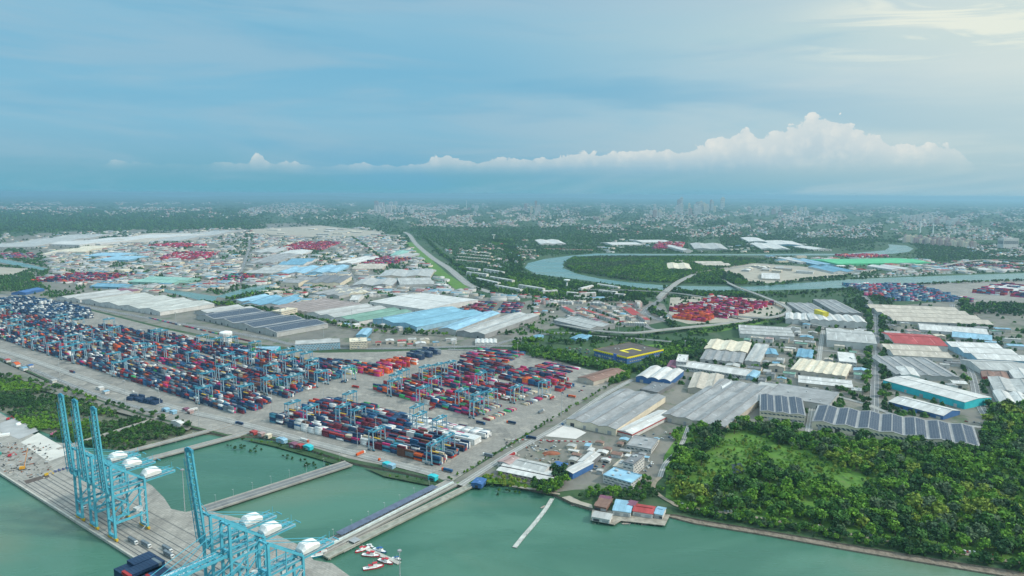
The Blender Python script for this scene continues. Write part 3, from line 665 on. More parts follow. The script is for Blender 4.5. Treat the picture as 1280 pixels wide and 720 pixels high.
def worldbox(mb,px,z0,z1):
    P=[W(*p) for p in px]; mb.face([(p[0],p[1],z1) for p in P]); n=len(P)
    for i in range(n):
        a,b=P[i],P[(i+1)%n]; mb.quad((a[0],a[1],z0),(b[0],b[1],z0),(b[0],b[1],z1),(a[0],a[1],z1))
worldbox(mb,[(738,649),(768,655),(776,650),(831,656),(838,642),(790,633),(742,630)],-1.2,-.6)
rr=random.Random(3)
for i in range(90):
    p=W(rr.uniform(740,832),rr.uniform(640,654)); mb.tube((p[0],p[1],-5),(p[0],p[1],-1.2),.2,k=5)
tag(mb.build('stilt_platform',paint((.30,.27,.22),.9,.2)),'timber stilt platform carrying the red and blue waterside roofs','jetty')
# yellow banded store
e=S_('dark-roofed store with bright yellow bands and blue base',(743,437),(784,447),(805,432),13,(.10,.085,.075),NV,rise=0,win=2,lm='the yellow-banded store',cat='store',name='store')
a,w,d,ang=frame((743,437),(784,447),(805,432),13)
mb=MB(); mb.box(-1.2,-1.2,11.2,w*.62,-.5,13.9); mb.box(w*.70,-1.2,11.2,w+1.2,-.5,13.9); mb.box(w+.5,-.48,11.2,w+1.2,d+1,13.9); mb.box(-1.2,-.48,11.2,-.5,d+1,13.9); mb.build('fascia_band',paint((.75,.62,.02),.5,.03),e)
mb=MB(); mb.box(w*.46,d*.28,13.45,w*.70,d*.33,13.9); mb.box(w*.46,d*.33,13.45,w*.52,d*.62,13.9); mb.box(w*.52,d*.57,13.45,w*.76,d*.62,13.9); mb.build('roof_stripe',paint((.75,.62,.02),.5,.03),e)
mb=MB(); mb.box(w*.62,-3,0,w*.70,-.3,15); mb.build('entrance_tower',paint((.05,.12,.35),.5),e)
# white octagonal water tower, mushroom tower, small far one
def watertower(px,r,h,label,bowl=False):
    p=W(*px); e=empty('water_tower',(p[0],p[1],0)); mb=MB()
    if bowl:
        mb.lathe([(r*.3,0),(r*.25,h*.6),(r*.35,h*.7),(r,h*.9),(r,h*.97),(r*.3,h)],k=16); mb.build('tank',WHITE,e)
    else:
        mb.lathe([(r*.93,0),(r*.93,h*.72)],k=8); mb.build('base',WHITE,e); mb=MB(); mb.lathe([(r*.95,h*.721),(r,h*.75),(r,h*.9),(r*.9,h*.94),(r*.3,h)],k=16); mb.build('tank',WHITE,e)
        for k in range(4):
            mb=MB(); mb.lathe([(r*.935,h*(.12+k*.15)),(r*.955,h*(.125+k*.15)),(r*.935,h*(.17+k*.15))],k=8); mb.build('window_band',GREYM,e)
    tag(e,label,'water tower'); LM.append(('the '+('mushroom-shaped' if bowl else 'octagonal')+' water tower',px[0],px[1])); return e
watertower((283,431),13,30,'stout white octagonal water tower beside the container yard')
watertower((708.5,360),11,30,'white mushroom-shaped water tower among condos',True); LM[-1]=('the mushroom-shaped water tower',708,360)
watertower((617,299),14,34,'distant white mushroom water tower standing in the green woodland',True); LM.pop()
# --- terraced houses & condos
def rows(px0,px1,nunit,h,roof,wall,name,cat,dep,along='d',gap=0):
    A=W(*px0);B=W(*px1); u=(B-A); L=np.linalg.norm(u); ang=math.atan2(u[1],u[0]); w=L/nunit; protos={}; out=[]; rv=random.Random(int(L*10)); wallm=paint(wall,.7,.08,.1); alt={RD:[RD,RD,BR,PK],BR:[BR,BR,MG,BE],PU:[PU,BR,BR,MG],BE:[BE,BR,LG,WH],WH:[WH,WH,WH,LG],CR:[CR,WH,BE,CR]}[roof]
    for i in range(nunit):
        p=A+u*i/nunit
        rf=rv.choice(alt); mt=[roofm(rf,1.0),wallm]
        if rf not in protos:
            e=empty(name,(p[0],p[1],0),ang); mb=MB(); hh=h; ww=w-gap
            gable_wall(mb,ww,dep,hh,1,1.6,along,False); mb.build('wall',mt[1],e); roofmb(ww,dep,hh,1,1.6,along,False,over=.25).build('roof',mt[0],e)
            mb=MB()
            mb=None
            for k in range(max(1,int(h/3))): mb=MB(); mb.box(ww*.15,-.1,k*3+1,ww*.85,-.004,k*3+2.3); mb.build('window_band',GLASS,e); protos[rf]=e
        else: e=copytree(protos[rf],loc=(p[0],p[1],0))
        e['category']=cat; e['group']=f'{cat}s in rows'; ALL.append((e,CN[rf]+'-roofed '+cat)); out.append(e)
    foot(A[0]+u[0]/2-math.sin(ang)*dep/2,A[1]+u[1]/2+math.cos(ang)*dep/2,ang,L,dep)
T='terraced house'
for a,b,n,roof in (((672,377),(728,380),12,BE),((724,389),(768,404),15,RD),((716,393),(757,409),15,PU),((736,385),(775,401),14,BR),((690,379),(715,381),6,WH),
    ((738,381),(756,383),4,WH),((783,388),(806,403),12,RD),((776,387),(790,397),8,RD),((700,385),(716,395),6,RD),((742,379),(765,387),8,BR),((766,391),(789,401),10,BE),
    ((784,407),(808,408),8,CR)):
    rows(a,b,n,6.5,roof,WH,'terraced_house',T,13)
for k,(a,b,n) in enumerate((((575,314),(612,318),12),((573,318),(614,322),13),((570,322),(616,326),14),((568,326),(610,330),12),((640,319),(672,321),9),((600,311),(612,312),4),((680,312),(740,314),14),((648,313),(668,314),7))):
    rows(a,b,n,6,BE if k<4 or k==7 else RD,CR,'terraced_house',T,14)
for a,b,n,h in (((583,344),(608,347),5,13),((604,340),(628,344),5,13),((582,338),(598,340),3,12),((595,352),(622,358),5,13),((612,350),(640,355),5,13),((618,361),(650,367),6,13),((648,361),(678,366),6,14),((679,369),(697,368),3,13),
    ((708,370),(721,371),2,12),((727,366),(742,362),3,14),((726,372),(745,371),3,13),((746,360),(772,364),5,14),((748,368),(770,370),4,13),((768,372),(780,373),2,12)):
    rows(a,b,n,h,WH,(.66,.63,.56),'apartment_block','apartment block',13,along='w')
# --- towers of the far city
def tower(px,w,hpx,label,col=CR,d=None):
    p=W(*px); hh=hpx/ppm(p); ww=w/ppm(p); dd=(d or .8)*ww
    e=empty('tower_block',(p[0]-ww/2,p[1],0),0); n=max(3,int(hh/6)); mb=MB()
    mb.box(0,0,0,ww,dd,hh); mb.build('wall',paint(col,.7,.05,.02),e)
    for k in range(min(n,6)): mb=MB(); mb.box(ww*.06,-.5,hh*(k+.3)/min(n,6),ww*.94,-.01,hh*(k+.6)/min(n,6)); mb.build('window_band',paint((.25,.28,.30),.4),e)
    mb=MB(); mb.box(ww*.3,dd*.3,hh,ww*.7,dd*.7,hh+hh*.06+2); mb.build('roof_cabin',paint(col,.7,.05,.02),e)
    e['category']='tower block'
    if label: e['label']=label
    else: e['group']='tower blocks of the distant city'; ALL.append((e,{CR:'cream',WH:'white',PK:'pinkish',LG:'pale grey',BE:'beige'}[col]+' tower block'))
    return e
rr=random.Random(5)
for cx,cy,n,sx,hm in ((868,260,26,28,9),(820,263,6,10,6),(480,257,14,16,5),(512,259,6,12,4),(672,261,5,6,8),(660,262,3,3,7),(955,262,12,25,4),(1010,263,8,20,4),(760,259,6,15,3.5),(700,258,4,18,3),(590,260,6,18,3)):
    for i in range(n):
        x=rr.gauss(cx,sx*.5); y=rr.uniform(cy-2,cy+7)
        tower((x,y+2),rr.uniform(2.2,4.6),rr.uniform(.8,1.45)*hm,None,rr.choice((CR,WH,WH,PK,WH,WH)))
for x in (1130,1134,1139,1143,1148,1151,1157,1160): tower((x,276),2.2,rr.uniform(5,7),None,WH)
for i in range(14): tower((1165+i*2.6+rr.uniform(-1,1),279+rr.uniform(-2,3)),rr.uniform(3,5),rr.uniform(3,6),None,rr.choice((CR,WH,PK)))
for i in range(26):
    x=1131+i*3.5; y=303+ (x-1131)*.085+rr.uniform(-1,1); tower((x,y),3.0,rr.uniform(4.5,7.5),None,rr.choice((CR,PK,BE)))
for i in range(14):
    x=1133+i*6; y=298+(x-1133)*.07; tower((x,y),3.4,rr.uniform(3,4.5),None,rr.choice((PK,CR)))
for i in range(10): tower((742+i*2.4+rr.uniform(-.6,.6),274+rr.uniform(-2,3)),2.6,rr.uniform(3,5),None,rr.choice((CR,PK)))
S_('big plain white box building on the right horizon',(1255,298),(1274,298),(1274,297.4),62,WH,WH,rise=0,lm='the white box on the horizon',win=1)
# lattice chimney-like masts on horizon
for x,h in ((583,12),(1150,12),(1166,9)):
    p=W(x,262 if x<900 else 292); mb=MB(); mb.tube((0,0,0),(0,0,h*math.hypot(*p[:2])/FPX),6,3,k=6); o=mb.build('chimney',WHITE,loc=(p[0],p[1],0)); tag(o,{583:'thin chimney alone on the far hazy horizon left of centre',1150:'taller slim mast beside the far white hall on the right',1166:'shorter slim mast beside the far white hall on the right'}[x],'chimney')
# ================================================================== CONTAINERS
CC={'dark blue':(.016,.038,.085),'blue':(.022,.085,.18),'maroon':(.12,.018,.03),'red':(.33,.03,.03),'orange':(.58,.10,.025),'white':(.60,.60,.57),'magenta':(.42,.03,.13),'green':(.05,.32,.10),'teal':(.05,.20,.27),'grey':(.14,.17,.19),'brown':(.14,.06,.04),'beige':(.50,.42,.30)}
PAL0=(['dark blue']*38+['blue']*10+['maroon']*16+['red']*7+['orange']*3+['white']*8+['magenta']*2+['green']*1+['teal']*5+['grey']*11+['brown']*5+['beige']*2)
PALM=(['dark blue']*20+['blue']*12+['maroon']*20+['red']*14+['orange']*4+['white']*6+['magenta']*12+['green']*5+['teal']*4+['grey']*6+['brown']*6)
PALP=['magenta']*14+['red']*10+['maroon']*8+['orange']*3+['white']*3+['dark blue']*3
PALO=['orange']*9+['red']*8+['magenta']*5+['maroon']*2+['dark blue']
PALB=['blue']*12+['teal']*5+['dark blue']*4+['magenta']*3+['red']*3+['white']*3
PALW=['white']*14+['beige']+['grey']*3
CB=[] # (x,y,z,ang,color,block,row,bay,tier,top,front)
BLK={}
def block(nm,A,B,C,pal=PAL0,tmin=1,tmax=5,fill=.93,rows=6,lane=9.0,clip=None,seed=0,bayp=13.0,L=12.2,cross=14,rtg=0):
    rr=random.Random(seed or hash(nm)%999); rr=random.Random(sum(map(ord,nm))+seed)
    a=W(*A);b=W(*B);c=W(*C); u=b-a; w=np.linalg.norm(u); ang=math.atan2(u[1],u[0]); ux,uy=math.cos(ang),math.sin(ang)
    d=abs((c-b)@np.array([-uy,ux,0])); y=0; row=0; g=0; groups=[]
    while y+rows*2.75<d+2:
        g0=y; k=0; gcol=[rr.choice(pal) for _ in range(60)]; n=int(w/bayp)+(1 if clip else 0)
        prof=[rr.uniform(.25,1) for _ in range(n+3)]
        for r in range(rows):
            x=0
            for bay in range(n):
                x=bay*bayp+sum(15 for q in(1,2,3,4) if bay>=q*cross)
                if x+L>w+(14 if clip else 0): break
                wx=a[0]+ux*(x+L/2)-uy*(y+1.25); wy=a[1]+uy*(x+L/2)+ux*(y+1.25)
                if clip is not None and not inpoly(PX((wx,wy,0)),clip)[0]: continue
                if rr.random()>fill: continue
                p=prof[bay//2]; t=max(tmin if rr.random()<.9 else 0,min(tmax,int(round(tmax*(.30+.62*p)+rr.gauss(0,.75)))))
                base=rr.choice(pal) if rr.random()<.5 else gcol[bay//2%60]
                if nm=='front block' and inpoly(PX((wx,wy,6)),REEF)[0]: base='white' if rr.random()<.86 else rr.choice(('teal','blue','grey')); t=max(2,min(t,3))
                if nm=='second block' and inpoly(PX((wx,wy,0)),FLATS)[0]: t=min(1,t); base=rr.choice(('beige','white','beige','brown'))
                for q in range(t):
                    colr=base if rr.random()<(.5 if not(nm=='front block' and base=='white') else .93) else rr.choice(pal)
                    CB.append((wx,wy,q*2.64,ang,colr,nm,row,bay,q,q==t-1,r==0))
            y+=2.75; row+=1
        groups.append((g0,y)); y+=lane+(17 if len(groups)%3==0 and d>150 else 0)
    BLK[nm]=(a,ang,w,d,groups)
    if True: foot(a[0]+ux*w/2-uy*d/2,a[1]+uy*w/2+ux*d/2,ang,w,d)
    return BLK[nm]
REEF=[(495,500),(560,520),(640,543),(625,560),(590,557),(550,545),(512,533)]; FLATS=[(600,505),(665,488),(690,492),(640,520),(612,530),(598,520)]
FB=[(333,527),(545,581),(632,547),(498,498),(468,489),(400,489),(345,512)]
block('front block',(333,529),(548,582),(640,546),PAL0,3,5,.97,clip=FB,cross=99)
SB=[(463,487),(608,526),(640,515),(722,479),(660,455),(600,450),(545,448),(520,462)]
block('second block',(463,488),(610,527),(726,478),PALM,2,4,.95,clip=SB,cross=8)
LB_=[(-30,420),(0,425),(60,446),(160,481),(292,518),(312,515),(430,470),(425,455),(335,443),(270,432),(200,420),(150,412),(60,402),(0,388),(-30,384)]
block('long left block',(-160,372),(296,519),(470,458),PAL0,2,5,.95,clip=LB_,cross=10)
block('far left stacks',(-40,382),(80,402),(130,388),['dark blue']*6+['white']*3+['blue']*3+['grey']*2,3,5,.9,clip=[(-40,372),(60,376),(110,388),(120,402),(60,400),(0,386),(-40,382)])
for nm,A,B,C,pal,t in (('orange stacks',(447,466),(478,472),(520,452),PALO+['white','grey','dark blue']*3,5),('grey stacks',(508,447),(530,451),(545,440),['dark blue','grey','dark blue'],5),
    ('small mixed stacks',(395,460),(440,467),(450,452),PAL0,3),('white and green stacks',(427,466),(446,470),(450,462),['green','white','white','dark blue'],4),
    ('trailer rows',(640,468),(690,478),(745,462),PALM,1),('upper trailer rows',(575,447),(640,455),(655,440),PALM,2),
    ('road side stacks',(158,500),(195,507),(202,500),['dark blue'],3)):
    block(nm,A,B,C,pal,t if t<3 else t-1,t,.8,rows=5,lane=10)
def far(nm,A,B,C,pal,tmin,tmax,clip=None): block(nm,A,B,C,pal,1 if 'yard' in nm else tmin,tmax,.8,rows=6,lane=11,clip=clip,cross=7)
far('far pink yard',(836,389),(912,399),(962,380),PALP,3,6)
far('far orange yard',(840,398),(893,404),(905,394),PALO,3,6)
far('far blue yard',(1110,376),(1222,378),(1205,358),PALB,2,5)
far('far pink left strip of blue yard',(1080,370),(1112,372),(1120,360),PALP,2,4)
far('far right yard',(1215,366),(1300,374),(1295,360),PALB+PALP,2,5)
far('far left pink yard',(37,352),(128,353),(122,343),PALP+PALM,3,5)
far('far left pink strip',(195,325),(258,324),(258,316),PALP,3,5)
far('far red strip',(224,310),(262,307),(262,302),PALP,2,5)
far('far purple yard',(346,313),(404,313),(400,304),PALP+['maroon']*12,4,6)
far('far green and red yard',(262,352),(302,353),(300,344),['green']*4+PALM,4,6)
far('far central pink yard',(448,331),(488,332),(484,322),PALP+PALM,3,5)
far('far river pink strip',(1064,322),(1112,321),(1108,318),PALP,2,4)
far('far pink stacks past the bend',(815,311),(852,312),(850,305),PALP,4,7)
far('scattered lot',(572,390),(655,392),(648,377),PALM,1,2)
far('left back lot',(5,328-4),(50,326-4),(48,316),PALP+PALM,2,3)
far('riverside lot',(1170,334),(1290,336),(1285,331),PALM,1,2)
block('rail wagon line',(186,398),(315,428),(316,426),PALM+PALB,1,1,.98,rows=1,lane=99,cross=99)
infl=[b for b in CB]
# --- infill sheds
def infill(poly,dirpx,smin,smax,gap,pal,n,h=(6,9),seed=1,cat='shed'):
    rr=random.Random(seed); a=W(*dirpx[0]);b=W(*dirpx[1]); ang=math.atan2(b[1]-a[1],b[0]-a[0])
    wp=[W(*p)[:2] for p in poly]; x0=min(p[0] for p in wp);x1=max(p[0] for p in wp);y0=min(p[1] for p in wp);y1=max(p[1] for p in wp)
    made=0
    for t in range(n*12):
        if made>=n: break
        w=rr.uniform(smin,smax); d=rr.uniform(smin,smax)*.8; cx=rr.uniform(x0,x1); cy=rr.uniform(y0,y1)
        ca,sa=math.cos(ang),math.sin(ang); pts=[(cx+ca*u*w/2-sa*v*d/2,cy+sa*u*w/2+ca*v*d/2) for u in(-1,-.5,0,.5,1) for v in(-1,0,1)]
        if not inpoly(pts,wp).all() or not clear(np.array(pts),gap).all(): continue
        rc=rr.choice(pal); wc=rr.choice((WH,BE,LG,CR)); p=pts[0]; al=rr.choice('dw'); nn=max(1,int((w if al=='d' else d)/18))
        flat=rr.random()<.15
        S_(None,None,None,None,rr.uniform(*h),rc,wc,n=nn,rise=0 if flat else None,along=al,at=(np.array([p[0],p[1],0]),w,d,ang),auto=f'{CN[rc]} '+('flat-roofed ' if flat else '')+'shed',det=ppm(p)>.42,cat='shed',name='shed'); made+=1
mix=(LG,MG,WH,LG,BE,DG,CR,LB,MG,BL,PK,LG,GN)
infill([(1005,405),(1090,408),(1090,500),(1015,485),(925,480),(860,447),(935,425)],((988,462),(1057,470)),11,30,2.5,mix,75,seed=2)
infill([(1100,400),(1290,415),(1290,500),(1100,490)],((1117,444),(1191,448)),12,34,2.5,mix,45,seed=3)
infill([(700,560),(790,545),(830,545),(800,600),(700,600)],((783,557),(814,562)),6,13,2,(LG,WH,LB,BR,MG),26,(3,5),seed=4)
infill([(285,300),(500,296),(545,350),(600,365),(440,372),(290,345)],((304,341),(340,342)),18,56,5,mix,70,seed=5)
infill([(60,315),(290,310),(290,355),(160,365),(60,352)],((160,352),(216,354)),18,56,6,mix,45,seed=6)
infill([(228,290),(460,285),(520,300),(300,306),(228,306)],((304,341),(340,342)),40,110,10,(WH,LG,BE,CR,LG),26,seed=7)
infill([(300,372),(380,360),(460,372),(380,382)],((338,383),(386,391)),20,45,5,mix,10,seed=8)
infill([(820,326),(1040,336),(1050,345),(905,342)],((835,336),(868,338)),30,80,10,(BE,LG,WH,CR),10,seed=9)
infill([(940,318),(1280,336),(1280,342),(1150,343),(1000,340)],((1047,330),(1166,328)),20,60,5,(WH,LG,BL,BE,RD,WH),24,seed=10)
infill([(622,600),(745,560),(745,600),(700,604)],((621,588),(688,602)),5,10,1.5,(LG,BR,LB,PK,MG),14,(3,4),seed=14)
infill([(345,425),(640,424),(640,434),(380,435)],((437,428),(459,427)),10,26,4,(WH,LG,BL,BE,RD),14,(4,8),seed=11)
infill([(0,360),(60,368),(100,383),(240,410),(280,425),(280,437),(200,425),(110,400),(0,380)],((102,375),(200,390)),12,34,4,(WH,LG,LB,BE,MG),16,(5,9),seed=12)
infill([(400,396),(470,403),(640,420),(640,424),(400,408)],((466,399),(520,409)),12,26,4,(WH,LG,LB,RD,MG),10,(5,9),seed=13)
# individuals: those that show largest
CM={k:paint(v,.45,.12,.35) for k,v in CC.items()}
def contmesh(k):
    mb=MB(); L=12.19; w=2.44; h=2.59; mb.box(-L/2,-w/2,0.02,L/2,w/2,h)
    n=16
    for i in range(n):
        x=-L/2+.5+(L-1)*i/(n-1)
        for s in(-1,1): mb.box(x-.14,s*w/2-(.0 if s>0 else .06),.25,x+.14,s*w/2+(.06 if s>0 else 0),h-.2)
    for s in(-1,1):
        for y in(-.6,.6): mb.box(s*(L/2)-(.0 if s>0 else .05),y-.5,.15,s*(L/2)+(.05 if s>0 else 0),y+.5,h-.15)
    o=mb.build('container',CM[k]); me=o.data; bpy.data.objects.remove(o); return me
CMESH={k:contmesh(k) for k in CC}
sel=[i for i,b in enumerate(CB) if (b[9] or b[10] or b[7]==15) and b[5] in('front block','long left block','second block')]
sel.sort(key=lambda i:CB[i][1]); sel=set(sel[:298])
ORD=['zeroth','first','second','third','fourth','fifth','sixth','seventh','eighth','ninth','tenth','eleventh','twelfth','thirteenth','fourteenth','fifteenth','sixteenth','seventeenth','eighteenth','nineteenth']
TEN={20:'twent',30:'thirt',40:'fort',50:'fift',60:'sixt',70:'sevent',80:'eight',90:'ninet'}
def ordw(n):
    if n<20: return ORD[n]
    if n>99: return f'{n}th'
    t=TEN[n//10*10]; return t+'ieth' if n%10==0 else t+'y-'+ORD[n%10]
for i in sel:
    b=CB[i]; o=bpy.data.objects.new('shipping_container',CMESH[b[4]]); COL.objects.link(o); o.location=b[:3]; o.rotation_euler[2]=b[3]
    tag(o,f'{b[4]} container, tier {["one","two","three","four","five","six"][b[8]]} of {ordw(b[7]+1)} stack from left, {ordw(b[6]+1)} row, {b[5]}','container','containers stacked in the port yard')
rest=[b for i,b in enumerate(CB) if i not in sel]
def contstuff(name,rest,label):
    P=np.array([[b[0],b[1],b[2]] for b in rest]); an=np.array([b[3] for b in rest]); ca,sa=np.cos(an),np.sin(an)
    cor=np.array([(-6.09,-1.22),(6.09,-1.22),(6.09,1.22),(-6.09,1.22)]); n=len(P)
    V=np.zeros((n,8,3))
    for k in range(8):
        x,y=cor[k%4]; V[:,k,0]=P[:,0]+ca*x-sa*y; V[:,k,1]=P[:,1]+sa*x+ca*y; V[:,k,2]=P[:,2]+(.02 if k<4 else 2.6)
    Q_=np.array([(4,5,6,7),(0,1,5,4),(1,2,6,5),(2,3,7,6),(3,0,4,7)]); F=(Q_[None]+8*np.arange(n)[:,None,None]).reshape(-1,4)
    T_=np.array([CC[b[4]] for b in rest])*RNG.uniform(.75,1.25,(n,1)); T_=np.repeat(np.clip(T_,0,.8),5,0)
    o=link(name,npmesh(name,V.reshape(-1,3),F,attrm('container_paint',.5,.18,.3),T_)); tag(o,label,'containers',kind='stuff')
contstuff('container_stacks',rest,'thousands of stacked shipping containers, dark blue, red and white, filling the port yards')
# ================================================================== CRANES
def make_rtg():
    e=empty('gantry_crane',(0,0,0)); S=22.5; Hh=24; B=4
    for y in(0,S):
        for x in(-B,B):
            mb=MB(); mb.bar((x,y,1.4),(x*.8,y,Hh),.95,1.1); mb.build('leg',paint((.26,.38,.44),.5),e)
        mb=MB(); mb.box(-B-1.6,y-.5,1.2,B+1.6,y+.5,2.2); mb.box(-B*.85,y-.35,Hh*.62,B*.85,y+.35,Hh*.62+.8); mb.build('sill_beam',RTGM,e)
        mb=MB()
        for x in(-B-1,-B+1,B-1,B+1): mb.tube((x,y-.6,.75),(x,y+.6,.75),.75,k=10)
        mb.build('wheels',DARK,e)
        mb=MB(); mb.box(-B+.8,y-1.7,2.3,B-2,y-.6,4.6); mb.build('power_pack',GREYM if y==0 else WHITE,e)
    for x in(-B*.8,B*.8):
        mb=MB(); mb.box(x-.6,-1,Hh,x+.6,S+1,Hh+1.7); mb.build('girder',RTGM,e)
    mb=MB(); mb.box(-B*.8,-1.1,Hh+.3,B*.8,-.2,Hh+1.4); mb.box(-B*.8,S+.2,Hh+.3,B*.8,S+1.1,Hh+1.4); mb.build('end_beam',RTGM,e)
    mb=MB(); mb.box(-3.2,8,Hh+1.8,3.2,13,Hh+2.4); mb.box(-1.8,9,Hh+2.4,1.8,12,Hh+4.2); mb.build('trolley',paint((.30,.40,.42),.5),e)
    mb=MB(); mb.box(-1,13.1,Hh-3,1,15,Hh-.4); mb.build('cabin',WHITE,e)
    mb=MB(); mb.box(-6,9.4,13,6,11.6,13.5); mb.bar((-2,10.5,13.5),(-2,10.5,Hh),.15); mb.bar((2,10.5,13.5),(2,10.5,Hh),.15); mb.build('spreader',YEL,e)
    return e
proto=make_rtg(); first=True; rr=random.Random(12)
rtgs=[]
for nm,cnt in (('front block',[2,3,2,2,2]),('second block',[3,3,3,2,2,2]),('long left block',[9,8,8,7,7,6,6,5,5,4,4,3,3,2])):
    a,ang,w,d,gs=BLK[nm]; ux,uy=math.cos(ang),math.sin(ang); clip={'front block':FB,'second block':SB,'long left block':LB_}[nm]
    for g,(g0,g1) in enumerate(gs):
        if g>=len(cnt): break
        tries=0; m=0; xs=[]
        while m<cnt[g] and tries<60:
            tries+=1; x=rr.uniform(.05,.98)*w
            if nm=='front block' and m==0 and g<2: x=w*(.965-.0*g)
            if any(abs(x-q)<22 for q in xs): continue
            y=g0-4.5; wx=a[0]+ux*x-uy*y; wy=a[1]+uy*x+ux*y
            if not inpoly(PX((wx-uy*12,wy+ux*12,0)),clip)[0] and not(nm=='front block' and m==0): continue
            xs.append(x); m+=1; rtgs.append((wx,wy,ang,nm,g,x))
# a few on the lower left with clear white legs in the photo
for (px,nm) in (((300,503),'right end of the long left block'),((332,494),'right end of the long left block'),((362,489),'right end of the long left block'),((395,484),'right end of the long left block'),((430,478),'lane between blocks')):
    p=W(*px); rtgs.append((p[0],p[1],BLK['long left block'][1],nm,9,px[0]))
for i,(x,y,ang,nm,g,xx) in enumerate(rtgs):
    if i==0: e=proto; e.location=(x,y,0); e.rotation_euler[2]=ang
    else: e=copytree(proto,loc=(x,y,0),rz=ang)
    e['category']='gantry crane'; e['group']='rubber-tyred gantry cranes over the container rows'
byn={}
for i,r in enumerate(rtgs): byn.setdefault((r[3],r[4]),[]).append((r[5],i))
objs=[o for o in COL.objects if o.name.startswith('gantry_crane')]
for k,v in byn.items():
    v.sort()
    for j,(xx,i) in enumerate(v):
        x,y=rtgs[i][:2]
        for o in objs:
            if o.type=='EMPTY' and abs(o.location.x-x)<.01 and abs(o.location.y-y)<.01:
                o['label']=(f'blue-green yard gantry, {ordw(j+1)} from left over {ordw(k[1]+1)} lane of {k[0]}' if k[1]!=9 else f'tall pale-legged yard gantry, {ordw(j+1)} from left at the {k[0]}')
def make_sts(s,label,boomang=87,lmk=None):
    o0=Q(s,4.2); e=empty('quay_crane',tuple(o0),QROT); e.scale=(1.14,1.14,1.14); G=25.5; X=5.0; Z1=44; ZT=64
    for x in(-X,X):
        mb=MB(); mb.bar((x,0,2.4),(x,0,ZT if True else Z1),1.7,1.5); mb.build('leg',CRANE,e)
        mb=MB(); mb.bar((x,G,2.4),(x,G,Z1),1.6,1.5); mb.build('leg',CRANE,e)
        mb=MB(); mb.bar((x,0,15),(x,G,15),1.3,1.6); mb.bar((x,0,Z1-6),(x,G,Z1-6),1.1,1.3); mb.build('portal_beam',CRANE,e)
        mb=MB(); mb.bar((x,1,16),(x,G-1,Z1-7),.8); mb.bar((x,1,Z1-7),(x,G/2,27),.7); mb.bar((x,G-1,16),(x,G/2,15.5),.6); mb.bar((x,.5,ZT-1),(x,G,Z1+.5),1.3,1.2); mb.bar((x,0,52),(x,G*.52,Z1+8),.6); mb.bar((x,G*.5,Z1+9),(x,G*.5,Z1-5),.6); mb.build('brace',CRANE,e)
    for y in(0,G):
        for q0,q1,hw_ in((2.4,4.4,.9),(Z1-.8,Z1+.9,.7),(15.5,16.5,.5))+(((ZT-1.4,ZT,.6),) if y==0 else ()): mb=MB(); mb.box(-X-.6,y-hw_,q0,X+.6,y+hw_,q1); mb.build('cross_beam',CRANE,e)
        for x in(-X,X):
            mb=MB(); mb.box(x-2.6,y-.8,.9,x+2.6,y+.8,2.35)
            for q in(-2,-.7,.7,2): mb.tube((x+q,y-.5,.5),(x+q,y+.5,.5),.5,k=8)
            mb.build('bogie',YEL,e)
    # fixed girder with walkways running inland
    mb=MB()
    for x in(-3.2,3.2):
        mb.box(x-.6,-3,Z1-3.2,x+.6,G+27,Z1-1.2)
        y=-3
        while y<G+24: mb.bar((x,y,Z1-1.2),(x,y+4.5,Z1+1.4),.3); mb.bar((x,y+4.5,Z1+1.4),(x,y+9,Z1-1.2),.3); y+=9
        mb.box(x-.2,-3,Z1+1.3,x+.2,G+26,Z1+1.6)
    for k in range(14): mb.box(-3.2,-3+k*4.6,Z1-2.6,3.2,-2.5+k*4.6,Z1-2)
    mb.build('girder',CRANE,e)
    mb=MB()
    for x in(-4.0,4.0): mb.box(x-.6,0,Z1-1.1,x+.7,G+26,Z1-.95); mb.bar((x*1.12,0,Z1+.2),(x*1.12,G+26,Z1+.2),.08)
    mb.build('walkway',paint((.30,.38,.40),.6),e)
    # backstay, from apex down to girder tail
    mb=MB()
    for x in(-3.5,3.5): mb.bar((x,0,ZT),(x,G+25,Z1),.35)
    mb.build('backstay',CRANE,e)
    # machinery house under white cover
    mb=MB(); pr=[(.04,0),(0,.45),(.14,.82),(.45,1.0),(.82,.9),(1,.5),(.95,0)]
    y0,y1=G+1,G+15; hw=4.9
    ring=[]
    for t,q in((0,.45),(.16,.9),(.45,1.0),(.8,.86),(1,.5)):
        ring.append([((-hw+2*hw*a)*(.75+.25*q),y0+(y1-y0)*t,Z1+.2+6.8*b*q) for a,b in pr])
    for i in range(4):
        for j in range(6): mb.quad(ring[i][j],ring[i][j+1],ring[i+1][j+1],ring[i+1][j])
    mb.face(ring[0][::-1]); mb.face(ring[-1]); mb.build('machinery_house',paint((.66,.66,.63),.6,.10,.5),e)
    mb=MB(); mb.box(-1.3,12,Z1-8,1.3,16,Z1-4.6); mb.build('cabin',paint((.55,.60,.60),.4),e)
    mb=MB(); z0=2.5; i=0
    while z0<Z1-6: mb.bar((X+1.6,G-1 if i%2 else G-5,z0),(X+1.6,G-5 if i%2 else G-1,z0+3),.5,.25); z0+=3; i+=1
    mb.build('stairs',paint((.45,.50,.50),.6),e)
    # electric room on portal
    mb=MB(); mb.box(-3,G-7,16.6,3,G-1.2,19.6); mb.build('electrical_room',paint((.60,.62,.60),.6),e)
    # boom
    bm=MB(); Lb=70; n=12; wk=MB()
    c,s_=math.cos(math.radians(boomang)),math.sin(math.radians(boomang))
    def P(l,x,off): # along the boom, sideways, perpendicular
        return (x,-3-c*l-s_*off*1.0,Z1-2+s_*l-c*off*-1.0)
